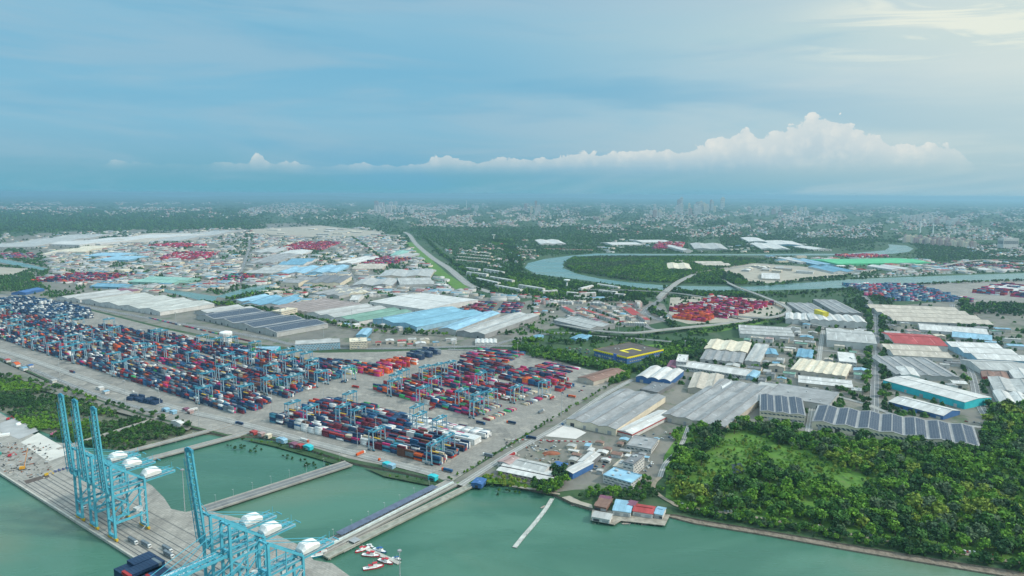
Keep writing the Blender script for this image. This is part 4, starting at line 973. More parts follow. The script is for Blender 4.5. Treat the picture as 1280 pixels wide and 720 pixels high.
    for x in(-3.2,3.2):
        bm.bar(P(0,x,0),P(Lb,x,0),1.1,1.6)
        bm.bar(P(2,x,2.7),P(Lb-6,x,2.7),.4)
        for k in range(n): a=k*(Lb-8)/n+1; h_=(Lb-8)/n; bm.bar(P(a,x,0),P(a+h_/2,x,2.7),.28); bm.bar(P(a+h_/2,x,2.7),P(a+h_,x,0),.28)
    for k in range(15): bm.bar(P(k*Lb/14,-3.2,0),P(k*Lb/14,3.2,0),.6,.8)
    for k in range(14): bm.bar(P(k*Lb/14,-3.2,0),P((k+1)*Lb/14,3.2,0),.3)
    bo=bm.build('boom',CRANE,e)
    for x in(-4.5,): wk.bar(P(1,x,.4),P(Lb,x,.4),1.2,.12)
    wk.bar(P(8,0,-1.0),P(30,0,-1.0),1.6,.5)
    wk.build('boom_walkway',paint((.50,.58,.60),.5),bo)
    mb=MB(); mb.bar(P(Lb,-4.2,0),P(Lb,4.2,0),1.6,2.2); mb.bar(P(Lb+1.5,-2,0),P(Lb+1.5,2,0),1,1); mb.build('boom_tip',CRANE_D,bo)
    mb=MB()
    if boomang<20:
        for x in(-3.2,3.2):
            for l in(28,60): mb.bar((x,0,ZT),P(l,x,1),.32)
    else:
        for x in(-3.2,3.2):
            m1=(x,-4,ZT+9); mb.bar((x,0,ZT),m1,.3); mb.bar(m1,P(34,x,1),.3); mb.bar((x,0,ZT),P(22,x,1),.25)
    mb.build('forestay',CRANE,e)
    mb=MB(); mb.bar((0,0,ZT),(0,0,ZT+4),.3); mb.bar((0,G+26,Z1),(0,G+26,Z1+5),.25); mb.build('lightning_rod',CRANE,e)
    tag(e,label,'quay crane','blue ship-to-shore quay cranes')
sC=toQ(142,674)[0]; sB=toQ(122.5,658)[0]; sA=toQ(106,647)[0]
def solve(px,y,z):
    return min(np.arange(0,520,.5),key=lambda s:abs(PX(Q(s,4.2+y*1.14,z*1.14))[0][0]-px))
sD=float(solve(313,33,48)); sE=float(solve(336,33,48)); sF=float(solve(384,33,48))
if sE-sD<15: sE=sD+15
make_sts(sA,'raised-boom blue quay crane, furthest left of the group of three'); make_sts(sB,'raised-boom blue quay crane, middle of the group of three'); make_sts(sC,'raised-boom blue quay crane, nearest and rightmost of the group of three',87)
make_sts(sD,'lone blue quay crane with raised boom, left of the two lowered cranes',85)
make_sts(sE,'blue quay crane with lowered boom right beside the lone raised one',0); make_sts(sF,'nearest quay crane at the bottom with boom lowered and lone white house',0)
# ship under the lowered booms
def sxy(px,t,z): return min(np.arange(0,520,.5),key=lambda s:abs(PX(Q(s,t,z))[0][0]-px))
s0=float(sxy(149,-30,14)); e=empty('container_ship',tuple(Q(s0,-3,-3)),QROT)
mb=MB(); sec=[(-14,.12),(-8,.45),(2,.8),(14,1),(60,1),(190,1),(210,.85)]; W2=16
for i in range(len(sec)-1):
    (xa,wa),(xb,wb)=sec[i],sec[i+1]
    for s in(-1,1):
        q=[(xa,-17+s*W2*wa,13),(xb,-17+s*W2*wb,13),(xb,-17+s*W2*wb*.9,-1),(xa,-17+s*W2*wa*.6,-1)]; mb.face(q if s<0 else q[::-1])
    mb.quad((xa,-17-W2*wa,12),(xb,-17-W2*wb,12),(xb,-17+W2*wb,12),(xa,-17+W2*wa,12))
mb.box(-14.2,-18.9,0,-13.8,-15,13); mb.build('hull',paint((.03,.25,.26),.5),e)
mb=MB(); mb.box(52,-32,12.01,62,-2,27); mb.box(50.5,-33.5,23,63,-.5,26.9); mb.build('superstructure',WHITE,e)
mb=MB(); mb.box(51.9,-30,18,51.98,-4,19.5); mb.build('window_row',GLASS,e)
tag(e,'teal-hulled container ship moored under the lowered crane booms at bottom left','ship')
rr=random.Random(4); k=0
for bx in(0,13.4,29):
    for r in range(11):
        y=-31.5+2.6*r
        T=5 if bx<20 else 4
        for t in range(T-(1 if bx==0 and r<4 else 0)):
            if 0<t<T-1 and 0<r<10 and bx==13.4: continue
            cn='dark blue' if rr.random()<.78 else rr.choice(('red','blue','grey')); p=Q(s0+bx+7,-3+y+1.3,9.05+t*2.62)
            o=bpy.data.objects.new('deck_container',CMESH[cn]); COL.objects.link(o); o.location=p; o.rotation_euler[2]=QROT
            tag(o,f'{cn} ship deck container, {ordw(r+1)} row from seaward side, tier {["one","two","three","four","five"][t]}, {["left","middle","right"][[0,13.4,29].index(bx)]} stack','container','containers on the ship deck')
# ================================================================== MASTS, LAMPS, VEHICLES, BOATS
def mast(px,h,label,head=True,thick=.45):
    p=W(*px); e=empty('light_mast',(p[0],p[1],0)); mb=MB(); mb.tube((0,0,-3),(0,0,h),thick,thick*.55,k=8); mb.build('pole',STEEL,e)
    mb=MB(); mb.lathe([(1.6,h-1.4),(1.7,h-.9),(.4,h-.7)],k=8)
    for k in range(6): t=k*math.pi/3; mb.box(1.5*math.cos(t)-.4,1.5*math.sin(t)-.4,h-2.2,1.5*math.cos(t)+.4,1.5*math.sin(t)+.4,h-1.45)
    mb.build('lamp_ring',GREYM,e); tag(e,label,'light mast') if label else tag(e,None,'light mast',auto='tall light mast'); return e
for px,h in (((157,503),35),((200,510),35),((249,533),38),((383,551),30),((340,512),30),((75,473),35),((48,428),35),((118,446),35),((231,637),44),((500,724),27),((447,560),30),((622,527),35),((702,521),35),((647,446),30),((320,445),30),((385,410),35),((405,428),35),((440,404),35),((478,415),35),
    ((530,500),35),((575,482),35),((640,492),32),((405,505),35),((470,548),30),((270,462),35),((180,434),35),((110,410),35),((677,424),30),((773,420),30),((805,421),30),((856,440),25),((50,395),35),((568,437),30),((300,400),30),((220,405),30)):
    mast(px,h,{(231,637):'tall pale mast standing on the basin edge right of the crane trio',(500,724):'pale mast rising from the water right of the red tugboats',(157,503):'tall mast at the mangrove edge behind the leftmost crane tips'}.get(px))
def lamps(pts,h,what):
    pr=None
    for i,px in enumerate(pts):
        p=W(*px)
        if pr is None:
            pr=empty('street_lamp',(p[0],p[1],0)); mb=MB(); mb.tube((0,0,0),(0,0,h),.16,.1,k=6); mb.build('pole',STEEL,pr); mb=MB(); mb.box(-1.3,-.15,h,.2,.15,h+.18); mb.build('lamp_head',WHITE,pr); o=pr
        else: o=copytree(pr,loc=(p[0],p[1],0))
        tag(o,f'{ordw(i+1)} lamp post counting from the left {what}','street lamp','lamp posts '+what)
lamps([(270,629),(292,622),(316,613),(339,605),(362,597),(383,590),(405,582),(425,576)],9,'along the wide causeway')
lamps([(417,673),(440,661),(461,650),(481,639),(500,629),(518,620),(537,611)],9,'along the roofed pier')
lamps([(200,560),(220,554),(242,547),(265,540)],7,'along the causeway by the small basin')
carp={}
def car(px,col,rz,label=None,truck=False,cont=None):
    p=W(*px); key=(col,truck,cont)
    if key in carp: o=copytree(carp[key],loc=(p[0],p[1],.12),rz=rz)
    else:
        o=empty('truck' if truck else 'parked_car',(p[0],p[1],.12),rz); carp[key]=o; mb=MB(); m=paint(CC.get(col,(.6,.6,.6)),.35,.05)
        if truck:
            mb.box(6.3,-1.25,.6,8.6,1.25,3.4); mb.build('cab',m,o); mb=MB(); mb.box(-6.2,-1.2,.9,6.2,1.2,1.35); mb.build('trailer',GREYM,o)
            mb=MB(); mb.box(8.61,-1,2,8.66,1,3); mb.build('windscreen',GLASS,o)
            if cont: mb=MB(); mb.box(-6.1,-1.22,1.36,6.1,1.22,3.95); mb.build('container_load',CM[cont],o)
            ws=(-5,-3.7,5.4,7.4); r=.5
        else:
            mb.face([(-2.2,-.9,.35),(2.2,-.9,.35),(2.25,-.9,.8),(1.2,-.9,.95),(-2.2,-.9,1.0)]); mb.face([(-2.2,.9,1.0),(1.2,.9,.95),(2.25,.9,.8),(2.2,.9,.35),(-2.2,.9,.35)])
            mb.quad((-2.2,-.9,1),(1.2,-.9,.95),(1.2,.9,.95),(-2.2,.9,1)); mb.quad((1.2,-.9,.95),(2.25,-.9,.8),(2.25,.9,.8),(1.2,.9,.95)); mb.quad((2.25,-.9,.8),(2.2,-.9,.35),(2.2,.9,.35),(2.25,.9,.8)); mb.quad((-2.2,.9,.35),(-2.2,-.9,.35),(-2.2,-.9,1),(-2.2,.9,1)); mb.box(-1.6,-.7,1.35,.3,.7,1.5); mb.build('body',m,o)
            mb=MB(); n=0; mb.v=[(-2,-.82,1.0),(1,-.82,.97),(1,.82,.97),(-2,.82,1.0),(-1.6,-.7,1.4),(.3,-.7,1.4),(.3,.7,1.4),(-1.6,.7,1.4)]; mb.f=[(0,1,5,4),(1,2,6,5),(2,3,7,6),(3,0,4,7)]; mb.mi=[0]*4; mb.build('windows',GLASS,o); ws=(-1.4,1.4); r=.33
        for x in ws:
            for y in(-1.05 if truck else -.86,.85 if truck else .66): mb=MB(); mb.tube((x,y,r),(x,y+.2,r),r,k=8); mb.build('wheel',DARK,o)
    o['category']='truck' if truck else 'car'; o['group']='trucks in the port' if truck else 'cars parked by roads and sheds'
    if label: o['label']=label
    else: ALL.append((o,f'{col} '+(f'truck with {cont} load' if cont else 'truck' if truck else 'parked car')))
rr=random.Random(8)
SHANG=math.atan2(*(W(1060,670)-W(880,642))[[1,0]])
for i,x in enumerate([850,853,882,886,890,894,898,906,910,914,931,936,941,1023,1026,1048,1052,1088,1090.5,1093,1097,1135,1206,1209,1212,1218,1240]):
    y=630+(x-850)*.168+rr.uniform(-1.5,1); car((x,y),rr.choice(('white','white','white','grey','white','red')),SHANG+rr.uniform(1.2,1.8))
for poly,n in (([(725,590),(745,575),(765,568),(750,590)],14),([(650,560),(700,565),(740,555),(690,550)],10),([(790,598),(815,585),(820,572),(805,580)],10),([(690,470),(735,470),(750,480),(700,500)],4),([(800,545),(870,535),(900,540),(840,560)],10),([(1040,515),(1100,530),(1180,535),(1210,540),(1100,520)],24),([(695,435),(735,435),(738,443),(700,442)],30),([(925,485),(950,478),(980,480),(940,490)],10),([(1120,510),(1190,525),(1230,530),(1180,520)],12)):
    k=0
    for t in range(n*20):
        if k>=n: break
        q=(rr.uniform(min(p[0] for p in poly),max(p[0] for p in poly)),rr.uniform(min(p[1] for p in poly),max(p[1] for p in poly)))
        if inpoly([q],poly)[0] and clear([W(*q)],1.5)[0]: car(q,rr.choice(('white','white','grey','red','blue','dark blue')),rr.choice((YA,YA+1.57))+rr.uniform(-.1,.1)); k+=1
for q,cn in (((640,571),'red'),((700,534),None),((665,549),'dark blue'),((611,571),'grey'),((560,590),'blue'),((450,569),'orange'),((300,531),'dark blue'),((240,514),'white'),((170,492),None),((90,466),'maroon'),((480,578),None),((676,516),'grey'),((715,497),'orange'),((690,499),'red'),((640,530),'dark blue'),((380,552),'white'),((430,478),'dark blue'),((445,485),'red'),((540,512),'maroon'),((600,530),'dark blue')):
    car(q,rr.choice(('white','orange','blue')),rr.choice((YA,YA+3.14,YA+1.57)) ,truck=True,cont=cn)
for s,t in ((sC+20,12),(sC+36,16),(sC-30,20),(sC+70,19),(sC+60,23),(sA-26,16),(sD+14,12)):
    p=PX(Q(s,t))[0]; car(tuple(p),'white',QROT,truck=True,cont='grey')
def boat(px,rz,L,hc,cc,label,deck=WHITE,cab=True):
    p=W(*px,-3); e=empty('tugboat' if cab else 'boat',(p[0],p[1],-3),rz); w=L*.30; mb=MB()
    st=[(-.5,.75),(-.3,.95),(.1,1),(.35,.7),(.5,.05)]
    for i in range(4):
        (a,wa),(b,wb)=st[i],st[i+1]; za=.16 if i<3 else .2; zb=.16 if i<2 else .22
        for s in(-1,1):
            q=[(a*L,s*wa*w/2*.8,-.4),(b*L,s*wb*w/2*.8,-.4),(b*L,s*wb*w/2,zb*L*.5),(a*L,s*wa*w/2,za*L*.5)]; mb.face(q if s<0 else q[::-1])
    mb.quad((-.5*L,-.75*w/2,-.4),(-.5*L,-.75*w/2,.08*L),(-.5*L,.75*w/2,.08*L),(-.5*L,.75*w/2,-.4)); mb.build('hull',hc,e)
    mb=MB()
    for i in range(4):
        (a,wa),(b,wb)=st[i],st[i+1]; mb.quad((a*L,-wa*w/2*.97,.07*L),(b*L,-wb*w/2*.97,.07*L),(b*L,wb*w/2*.97,.07*L),(a*L,wa*w/2*.97,.07*L))
    mb.build('deck',deck,e)
    if cab:
        mb=MB(); mb.box(-.22*L,-w*.3,.072*L,.18*L,w*.3,.17*L); mb.box(-.02*L,-w*.22,.171*L,.15*L,w*.22,.25*L); mb.build('wheelhouse',WHITE,e)
        mb=MB(); mb.box(-.25*L,-w*.33,.172*L,-.03*L,w*.33,.185*L); mb.box(-.05*L,-w*.27,.251*L,.18*L,w*.27,.27*L); mb.build('roof',cc,e)
        mb=MB(); mb.box(.151*L,-w*.2,.2*L,.155*L,w*.2,.235*L); mb.build('windows',GLASS,e)
        mb=MB(); mb.tube((0,0,.27*L),(0,0,.42*L),.12,k=5); mb.build('mast',STEEL,e)
    tag(e,label,'boat')
RDm=paint((.45,.035,.05),.4); NVm=paint((.03,.12,.28),.4)
boat((453,688),-2.4,15,RDm,RDm,'red-and-white tugboat nearest the landing stage'); boat((464,695),-.15,17,RDm,RDm,'red-and-white tugboat at the middle of the pontoon'); boat((482,703),-.5,16,RDm,RDm,'red-and-white tugboat near the outer end of the pontoon')
boat((467,710),.35,18,RDm,RDm,'red tugboat lying lowest in the picture, leaving a wake'); boat((475,689),-.5,15,NVm,NVm,'blue-hulled workboat behind the pontoon'); boat((463,683),-.6,9,WHITE,WHITE,'small white launch behind the pontoon inner end')
boat((496,699),-.4,10,paint((.08,.09,.1),.5),NVm,'small dark launch at the outer tip of the pontoon'); boat((402,694),.45,26,paint((.03,.28,.34),.5),RDm,'teal and red work vessel against the pier root below the white house')
mb=MB(); A=W(452,684,-3);B=W(499,705,-3); L=np.linalg.norm(B-A); mb.box(0,-2.2,.1,L,2.2,1)
o=mb.build('pontoon',paint((.42,.41,.36),.8,.2),loc=tuple(A)); o.rotation_euler[2]=math.atan2(B[1]-A[1],B[0]-A[0]); tag(o,'floating concrete pontoon with the red tugboats alongside','pontoon')
e=empty('landing_stage',tuple(W(436,685,-3)),math.radians(53)); mb=MB(); mb.box(-9,-5,1.5,9,5,2.2); mb.build('deck',CONC,e); mb=MB(); mb.box(3,-4,4.8,11,4,5.1); mb.build('canopy_roof',GREYM,e); mb=MB()
for x in(-8,0,4,10):
    for y in(-3.5,3.5): mb.tube((x,y,-2),(x,y,4.8 if x>3 else 2),.3,k=6)
mb.build('posts',STEEL,e); tag(e,'small landing stage with grey canopy beside the pier','landing stage')
# floating walkway
P=smooth([W(643,685,-3),W(655,670,-3),W(668,655,-3),W(682,637,-3),W(690,624,-3)],6); mb=MB(); ribbonmb(mb,P,4.2,0,zs=[-2.2]*len(P),mi=0,thick=.7)
for q in P[::2]: mb.tube((q[0]+2.4,q[1],-6),(q[0]+2.4,q[1],-.5),.25,k=6,mi=1)
tag(mb.build('floating_walkway',[paint((.42,.42,.38),.8,.15),STEEL,DARK]),'long pale floating walkway angling out from the shore into the sea','jetty')
for px,rz,L in (((679,634),.9,8),((783,655),.1,9),((760,652),.3,8),((806,656),0,7),((717,632),.2,6)): boat(px,rz,L,paint((.2,.22,.25),.6),WHITE,f'small open boat moored { {679:"beside the floating walkway",783:"below the light blue stilt roof",760:"beside the outermost stilt hut",806:"below the red stilt roof",717:"on the sandy spit left of the stilt village"}[px[0]]}',paint((.3,.25,.2),.8),False)
rr=random.Random(21)
names=[]
for i in range(22):
    x=1068+i*5.6; y=348.3-abs(i-6)*.12-(i*.17); col=rr.choice((RDm,WHITE,NVm,paint((.2,.1,.08),.6)))
    p=(x,y); boat(p,rr.uniform(-.3,.3)+(3.14 if rr.random()<.5 else 0),rr.uniform(22,38),col,WHITE,f'vessel moored at the far river shipyard, {ordw(i+1)} from the left')
# tents, huts along the basin edge
for i,(px,rc,w) in enumerate((((312,543),RD,9),((322,545),PK,8),((331,547),CR,7),((345,552),LB,15),((361,558),PU,11),((371,560),RD,7),((379,561),TQ,12),((478,583),TQ,8),((484,585),LB,8),((535,599),TQ,10),((202,514),LB,12),((212,517),LB,9),((228,514),PU,8),((234,517),PK,7),((214,531),WH,22))):
    p=W(*px); shed(['small bright red hut first in line along basin edge','small pink hut along basin edge','small cream hut along basin edge','light blue tarpaulin tent along the basin edge','maroon hut between blue tent and turquoise tent','small red hut just left of the turquoise tent','turquoise tent at the right of the basin-edge huts','left turquoise tarpaulin heap beside causeway root','right light blue tarpaulin heap beside causeway root','turquoise-roofed hut by the pier root','larger light blue tent beside the mangroves','smaller light blue tent beside the mangroves','maroon shed in scrap lot by the mangroves','pink shed in scrap lot by the mangroves','long low white building among the mangroves'][i],None,None,None,4 if w<20 else 5,rc,WH if w>20 else rc,1,at=(p,w,6.,YA),cat='hut' if w<20 else 'building',name='hut' if w<20 else 'low_building',sky=False)
for i,(px,rc,w,lab) in enumerate((((4,452),RD,14,'low red shed at the left frame edge below the container yard'),((14,457),(.5,.10,.03),20,'orange-red curved shelter near the left frame edge'),((24,462),BL,16,'blue tarpaulin shelter right of the orange-red one'),((33,459),NV,12,'dark blue shed at the end of the roadside shelters'),((62,478),LG,10,'small pale shed on the road verge above the mangroves'),((120,487),WH,12,'white roadside shed above the mangroves'),((128,492),LB,8,'tiny light blue roadside hut above the mangroves'))):
    shed(lab,None,None,None,4,rc,WH,1,at=(W(*px),w,7.,YA),cat='hut',name='hut',sky=False,arch=(i==1))
# construction end of the apron
for nm,p,mt in (('concrete_slab',[(26,553),(48,541),(92,566),(60,577)],paint((.50,.48,.43),.9,.08,.05)),('concrete_slab',[(0,529),(20,522),(50,538),(24,549),(0,540)],paint((.33,.33,.32),.9,.1,.05)),('excavated_strip',[(30,601),(60,593),(62,596),(33,605)],paint((.10,.08,.07),.9)),('dirt_patch',[(0,560),(25,556),(60,580),(70,590),(35,600),(0,582)],groundm('worked_ground',[(.20,.19,.165),(.30,.28,.25),(.13,.12,.11)],(.06,.12)))):
    sheet(nm,p,.06+.01*len(nm),mt)
LIGHTC=paint((.42,.40,.36),.8); mb=MB(); rr=random.Random(6)
for i in range(230):
    p=W(rr.uniform(0,62),rr.uniform(555,598)); 
    if toQ(*PX(p)[0])[1]<3: continue
    a=rr.uniform(0,3.1); l=rr.uniform(1,5); w=rr.uniform(.3,1.2); h=rr.uniform(.3,1.6); mb.bar((p[0],p[1],h/2),(p[0]+l*math.cos(a),p[1]+l*math.sin(a),h/2),w,h,mi=rr.choice((0,0,1,1,2,2,3,4)))
tag(mb.build('building_debris',[STEEL,paint((.2,.19,.17),.9),DARK,RUST,LIGHTC]),'scattered building materials and debris on the unfinished quay end','debris',kind='stuff')
mb=MB()
for i in range(90):
    p=W(rr.uniform(632,700),rr.uniform(548,582)); a=rr.uniform(0,3.1); l=rr.uniform(1,5)
    if clear([p],1)[0]: mb.bar((p[0],p[1],.9),(p[0]+l*math.cos(a),p[1]+l*math.sin(a),.9),rr.uniform(.6,2.2),rr.uniform(.5,2),mi=rr.choice((0,1,1,2,4,4,3)))
tag(mb.build('scrap_material',[STEEL,paint((.3,.28,.24),.9),DARK,RUST,paint((.4,.38,.33),.9)]),'scattered building material in the open lot behind the pink-trimmed terraces','scrap',kind='stuff')
p=W(28,587); e=empty('crawler_crane',(p[0],p[1],.1),.4); mb=MB(); mb.box(-2.6,-2,1.1,2.6,2,3.6); mb.build('body',paint((.60,.30,.03),.5),e); mb=MB(); mb.box(-3,-2.6,0,3,-1.4,1.1); mb.box(-3,1.4,0,3,2.6,1.1); mb.build('tracks',DARK,e)
mb=MB()
for y,zo in((-.6,0),(.6,0),(-.6,1.1),(.6,1.1)): mb.bar((2,y,3+zo),(7,y,24+zo),.25)
for k in range(9): f=k/9;g=(k+1)/9; mb.bar((2+5*f,-.6,3+21*f),(2+5*g,.6,4+21*g),.15); mb.bar((2+5*f,.6,4+21*f),(2+5*g,-.6,3+21*g),.15)
mb.build('lattice_boom',paint((.62,.25,.06),.5),e); tag(e,'orange crawler crane with lattice boom on the unfinished quay','crawler crane')
for px,cm,lab in (((12,571),RDm,'small red machine on the unfinished quay left of crawler crane'),((10,525),RDm,'small pinkish-red machine at the top left quay edge'),((58,595),YEL,'yellow excavator beside the dark excavated strip'),((65,544),paint((.5,.15,.28),.5),'pink and white machine near the mangroves on the quay')):
    p=W(*px); e=empty('excavator',(p[0],p[1],.1),.8); mb=MB(); mb.box(-1.8,-1.4,1,1.8,1.4,2.9); mb.box(-.2,-1.4,2.9,1.4,0,3.8); mb.build('cab',cm,e); mb=MB(); mb.box(-2,-1.6,0,2,-.9,1); mb.box(-2,.9,0,2,1.6,1); mb.build('tracks',DARK,e); mb=MB(); mb.bar((1.5,0,2),(4.6,0,5),.5); mb.bar((4.6,0,5),(6.6,0,1.5),.4); mb.box(6.1,-.6,.6,7.2,.6,1.6); mb.build('arm',cm,e); tag(e,lab,'excavator')
mb=MB(); mb.lathe([(3.6,0),(3.6,1.2),(2.6,2.6),(.6,3.0)],k=12); o=mb.build('storage_dome',WHITE,loc=tuple(W(23,531))); tag(o,'small white domed tank at the top left quay edge','tank')
mb=MB(); mb.box(-8,-3,0,8,3,2.6); mb.box(-7,-2,2.61,-2,2,4.4); o=mb.build('site_office',WHITE,loc=tuple(W(3,545))); o.rotation_euler[2]=.5; tag(o,'white site cabin at the left frame edge on the quay','cabin')
p=W(-3,572,-3); mb=MB(); mb.box(-9,-6,-1,9,6,3); mb.box(-6,-4,3.01,2,4,6); o=mb.build('barge',paint((.04,.25,.20),.5),loc=tuple(p)); o.rotation_euler[2]=QROT; tag(o,'green barge at the left frame edge beside the quay','barge')
e=empty('tarpaulin_rows',tuple(W(84,586)),math.radians(54)); mb=MB()
for k in range(7): mb.tube((k*4-12,-1,1),(k*4-12,2+k%2,1.2),1.3,.9,k=6)
mb.build('cover',paint((.10,.12,.25),.7,.3),e); tag(e,'dark blue tarpaulin covered heaps across the apron behind the crane trio','heap')
mb=MB(); mb.lathe([(9,0),(7,1.6),(4,2.6),(1,3)],k=14); o=mb.build('soil_heap',RUST,loc=tuple(W(689,567))); o.scale=(1.3,.7,1); tag(o,'long rusty red soil heap in the lot behind the terraces','heap')
A=W(642,550);B=W(741,553)
for i in range(26):
    q=A+(B-A)*i/26; 
    if not clear([q],0)[0]: continue
    mb=MB(); mb.box(-1.4,-.3,0,1.4,.3,1.1); o=mb.build('road_barrier',RDm if i%2 else WHITE,loc=(q[0],q[1],.3)); o.rotation_euler[2]=.02; tag(o,('red' if i%2 else 'white')+' barrier in the row before the cream-fronted warehouse, one of alternating colours','barrier','barriers before the cream-fronted warehouse '+('red' if i%2 else 'white'))
# ================================================================== VEGETATION
LEAF=attrm('foliage',.75,.30,.25); FAMS={'dark green':(.030,.080,.024),'mid green':(.054,.140,.025),'bright green':(.115,.240,.024),'grey-green':(.085,.135,.062),'yellow-green':(.175,.240,.032)}
def crown(seed,r=5.,h=11.,nq=330,qs=1.15,kind=0):
    g=np.random.default_rng(seed); nb=7+seed%4
    c=np.zeros((nb,3)); a=g.uniform(0,6.28,nb); rr=r*.52*np.sqrt(g.uniform(.1,1,nb)); c[:,0]=rr*np.cos(a); c[:,1]=rr*np.sin(a); c[:,2]=h*g.uniform(.45,.80,nb)
    R=r*g.uniform(.34,.55,nb)
    if kind==1: c[:,2]=h*np.linspace(.25,.88,nb); c[:,:2]*=np.linspace(1,.25,nb)[:,None]; R=r*np.linspace(.55,.22,nb)
    k=g.choice(nb,nq,p=R**2/np.sum(R**2)); d=g.normal(size=(nq,3)); d/=np.linalg.norm(d,axis=1)[:,None]; d[:,2]=np.where(d[:,2]<-.3,-d[:,2],d[:,2])
    rad=R[k]*g.uniform(.62,1.3,nq); P=c[k]+d*rad[:,None]*np.array([1,1,.85])
    n=d+g.normal(size=(nq,3))*.55; n/=np.linalg.norm(n,axis=1)[:,None]
    t=np.cross(n,g.normal(size=(nq,3))); t/=np.linalg.norm(t,axis=1)[:,None]; b=np.cross(n,t)
    s=(qs*g.uniform(.6,1.3,nq))[:,None]; s2=s*g.uniform(.5,.9,nq)[:,None]
    V=np.stack([P-t*s-b*s2*.3,P-b*s2,P+t*s+b*s2*.3,P+b*s2],1).reshape(-1,3); F=np.arange(nq*4).reshape(-1,4)
    cl=g.uniform(.82,1.2,nb)[k]*g.uniform(.8,1.2,nq)
    return V,F,cl
def trunk(mb,r,h,seed):
    q=random.Random(seed); mb.tube((0,0,-.5),(.2,.1,h*.5),.38,.22,k=6)
    for i in range(4): a=q.uniform(0,6.28); mb.tube((.1,.05,h*(.22+.06*i)),(r*.5*math.cos(a),r*.5*math.sin(a),h*.62),.16,.06,k=4)
BARK=paint((.13,.10,.075),.9,.2,1)
TPL=[crown(s,5.0,10.5 if s%3 else 12.5,300,1.15,1 if s in(3,7) else 0) for s in range(8)]
TM={}
for s in range(8):
    mb=MB(); trunk(mb,5,10.5,s); o=mb.build('trunk',BARK); TM[s]=o.data; bpy.data.objects.remove(o)
    for f,c in FAMS.items():
        V,F,cl=TPL[s]; TM[s,f]=npmesh('crown',V,F,LEAF,np.array(c)[None]*cl[:,None])
def samp(poly,step,jit=.45,z0=0,mask=None,seed=0,m=2.0):
    g=np.random.default_rng(seed); wp=np.array([W(*p)[:2] for p in poly]); x0,y0=wp.min(0);x1,y1=wp.max(0)
    X,Y=np.meshgrid(np.arange(x0,x1,step),np.arange(y0,y1,step)); P=np.stack([X.ravel(),Y.ravel()],1)+g.uniform(-jit,jit,(X.size,2))*step
    P=P[inpoly(P,wp.tolist())]
    if mask: 
        for q in mask:
            P=P[~inpoly(P,[W(*p)[:2].tolist() for p in q])]
    P=P[clear(P,m)]; return P
FOREST=[(832,612),(834,585),(838,560),(850,538),(880,530),(925,527),(1010,543),(1100,556),(1222,565),(1236,520),(1245,508),(1300,502),(1420,505),(1600,560),(1600,760),(1285,703),(1180,686),(1060,666),(960,650),(872,634),(838,624)]
CL1=[(862,604),(874,590),(880,572),(898,560),(908,546),(930,540),(955,546),(966,560),(955,572),(938,580),(940,596),(920,608),(900,606),(888,616),(866,614)]
CL2=[(962,552),(985,560),(1004,566),(1030,578),(1062,590),(1100,602),(1096,612),(1060,616),(1036,606),(1012,602),(990,590),(974,594),(960,580)]
CL6=[(1120,575),(1150,580),(1170,590),(1150,594),(1122,586)]; CL7=[(1000,625),(1030,628),(1040,636),(1010,636)]
CL3=[(940,604),(975,607),(972,616),(945,614)]; CL4=[(1235,592),(1290,594),(1290,603),(1240,600)]; CL5=[(1240,624),(1290,626),(1290,634),(1245,632)]
POND=[(910,577),(929,576),(934,593),(913,597)]
LM.extend([('the dark forest pond',925,588),('the long green clearing',1025,590),('the shore road bend',835,622),('the parked white cars on the shore',1092,672),('the fish-shaped clearing by the right edge',1265,598)])
LM[-1]=('the right-edge clearing',1265,598)
TR=[] # x,y,scale,fam,tpl,zbase
def noise2(P,s,seed):
    g=np.random.default_rng(seed); out=np.zeros(len(P))
    for k in range(6):
        a=g.uniform(0,6.28); f=s*(1+.45*k); out+=np.sin((P[:,0]*math.cos(a)+P[:,1]*math.sin(a))*f+g.uniform(0,6.28))/(1+.3*k)
    return out
def plant(P,smin,smax,fams,seed,z=0,ns=.03):
    g=np.random.default_rng(seed+77); nz=noise2(P,ns,seed)
    for i,p in enumerate(P):
        f=fams[int(np.clip((nz[i]*.23+.5+g.normal()*.16)*len(fams),0,len(fams)-1))]
        q=smin+(smax-smin)*g.beta(1.6,2.2); TR.append((p[0],p[1],q,f,int(g.integers(8)),z,g.uniform(0,6.28)))
FF=['bright green','mid green','bright green','mid green','dark green','grey-green','mid green','dark green','mid green','bright green','grey-green','bright green','yellow-green']
P=samp(FOREST,7.7,jit=.6,mask=[CL1,CL2,CL3,CL4,CL5,CL6,CL7,POND],seed=1); plant(P,.4,1.85,FF,1,ns=.022)
P=samp([(842,632),(880,640),(960,652),(1060,668),(1180,688),(1290,708),(1290,716),(1180,699),(1060,679),(960,661),(880,648),(845,640)],6.5,seed=2,m=-2); P=P[RNG.random(len(P))<.75]; plant(P,.35,1.1,['mid green','dark green','bright green','grey-green'],2)
for c,n in ((CL1,9),(CL2,10),(CL6,13),(CL7,14),(CL4,12),(CL5,12)):
    P=samp(c,6,seed=n,m=0); P=P[RNG.random(len(P))<.55+.4*noise2(P,.05,n)]; plant(P,.15,.75,['bright green','bright green','yellow-green','mid green','bright green'],n)
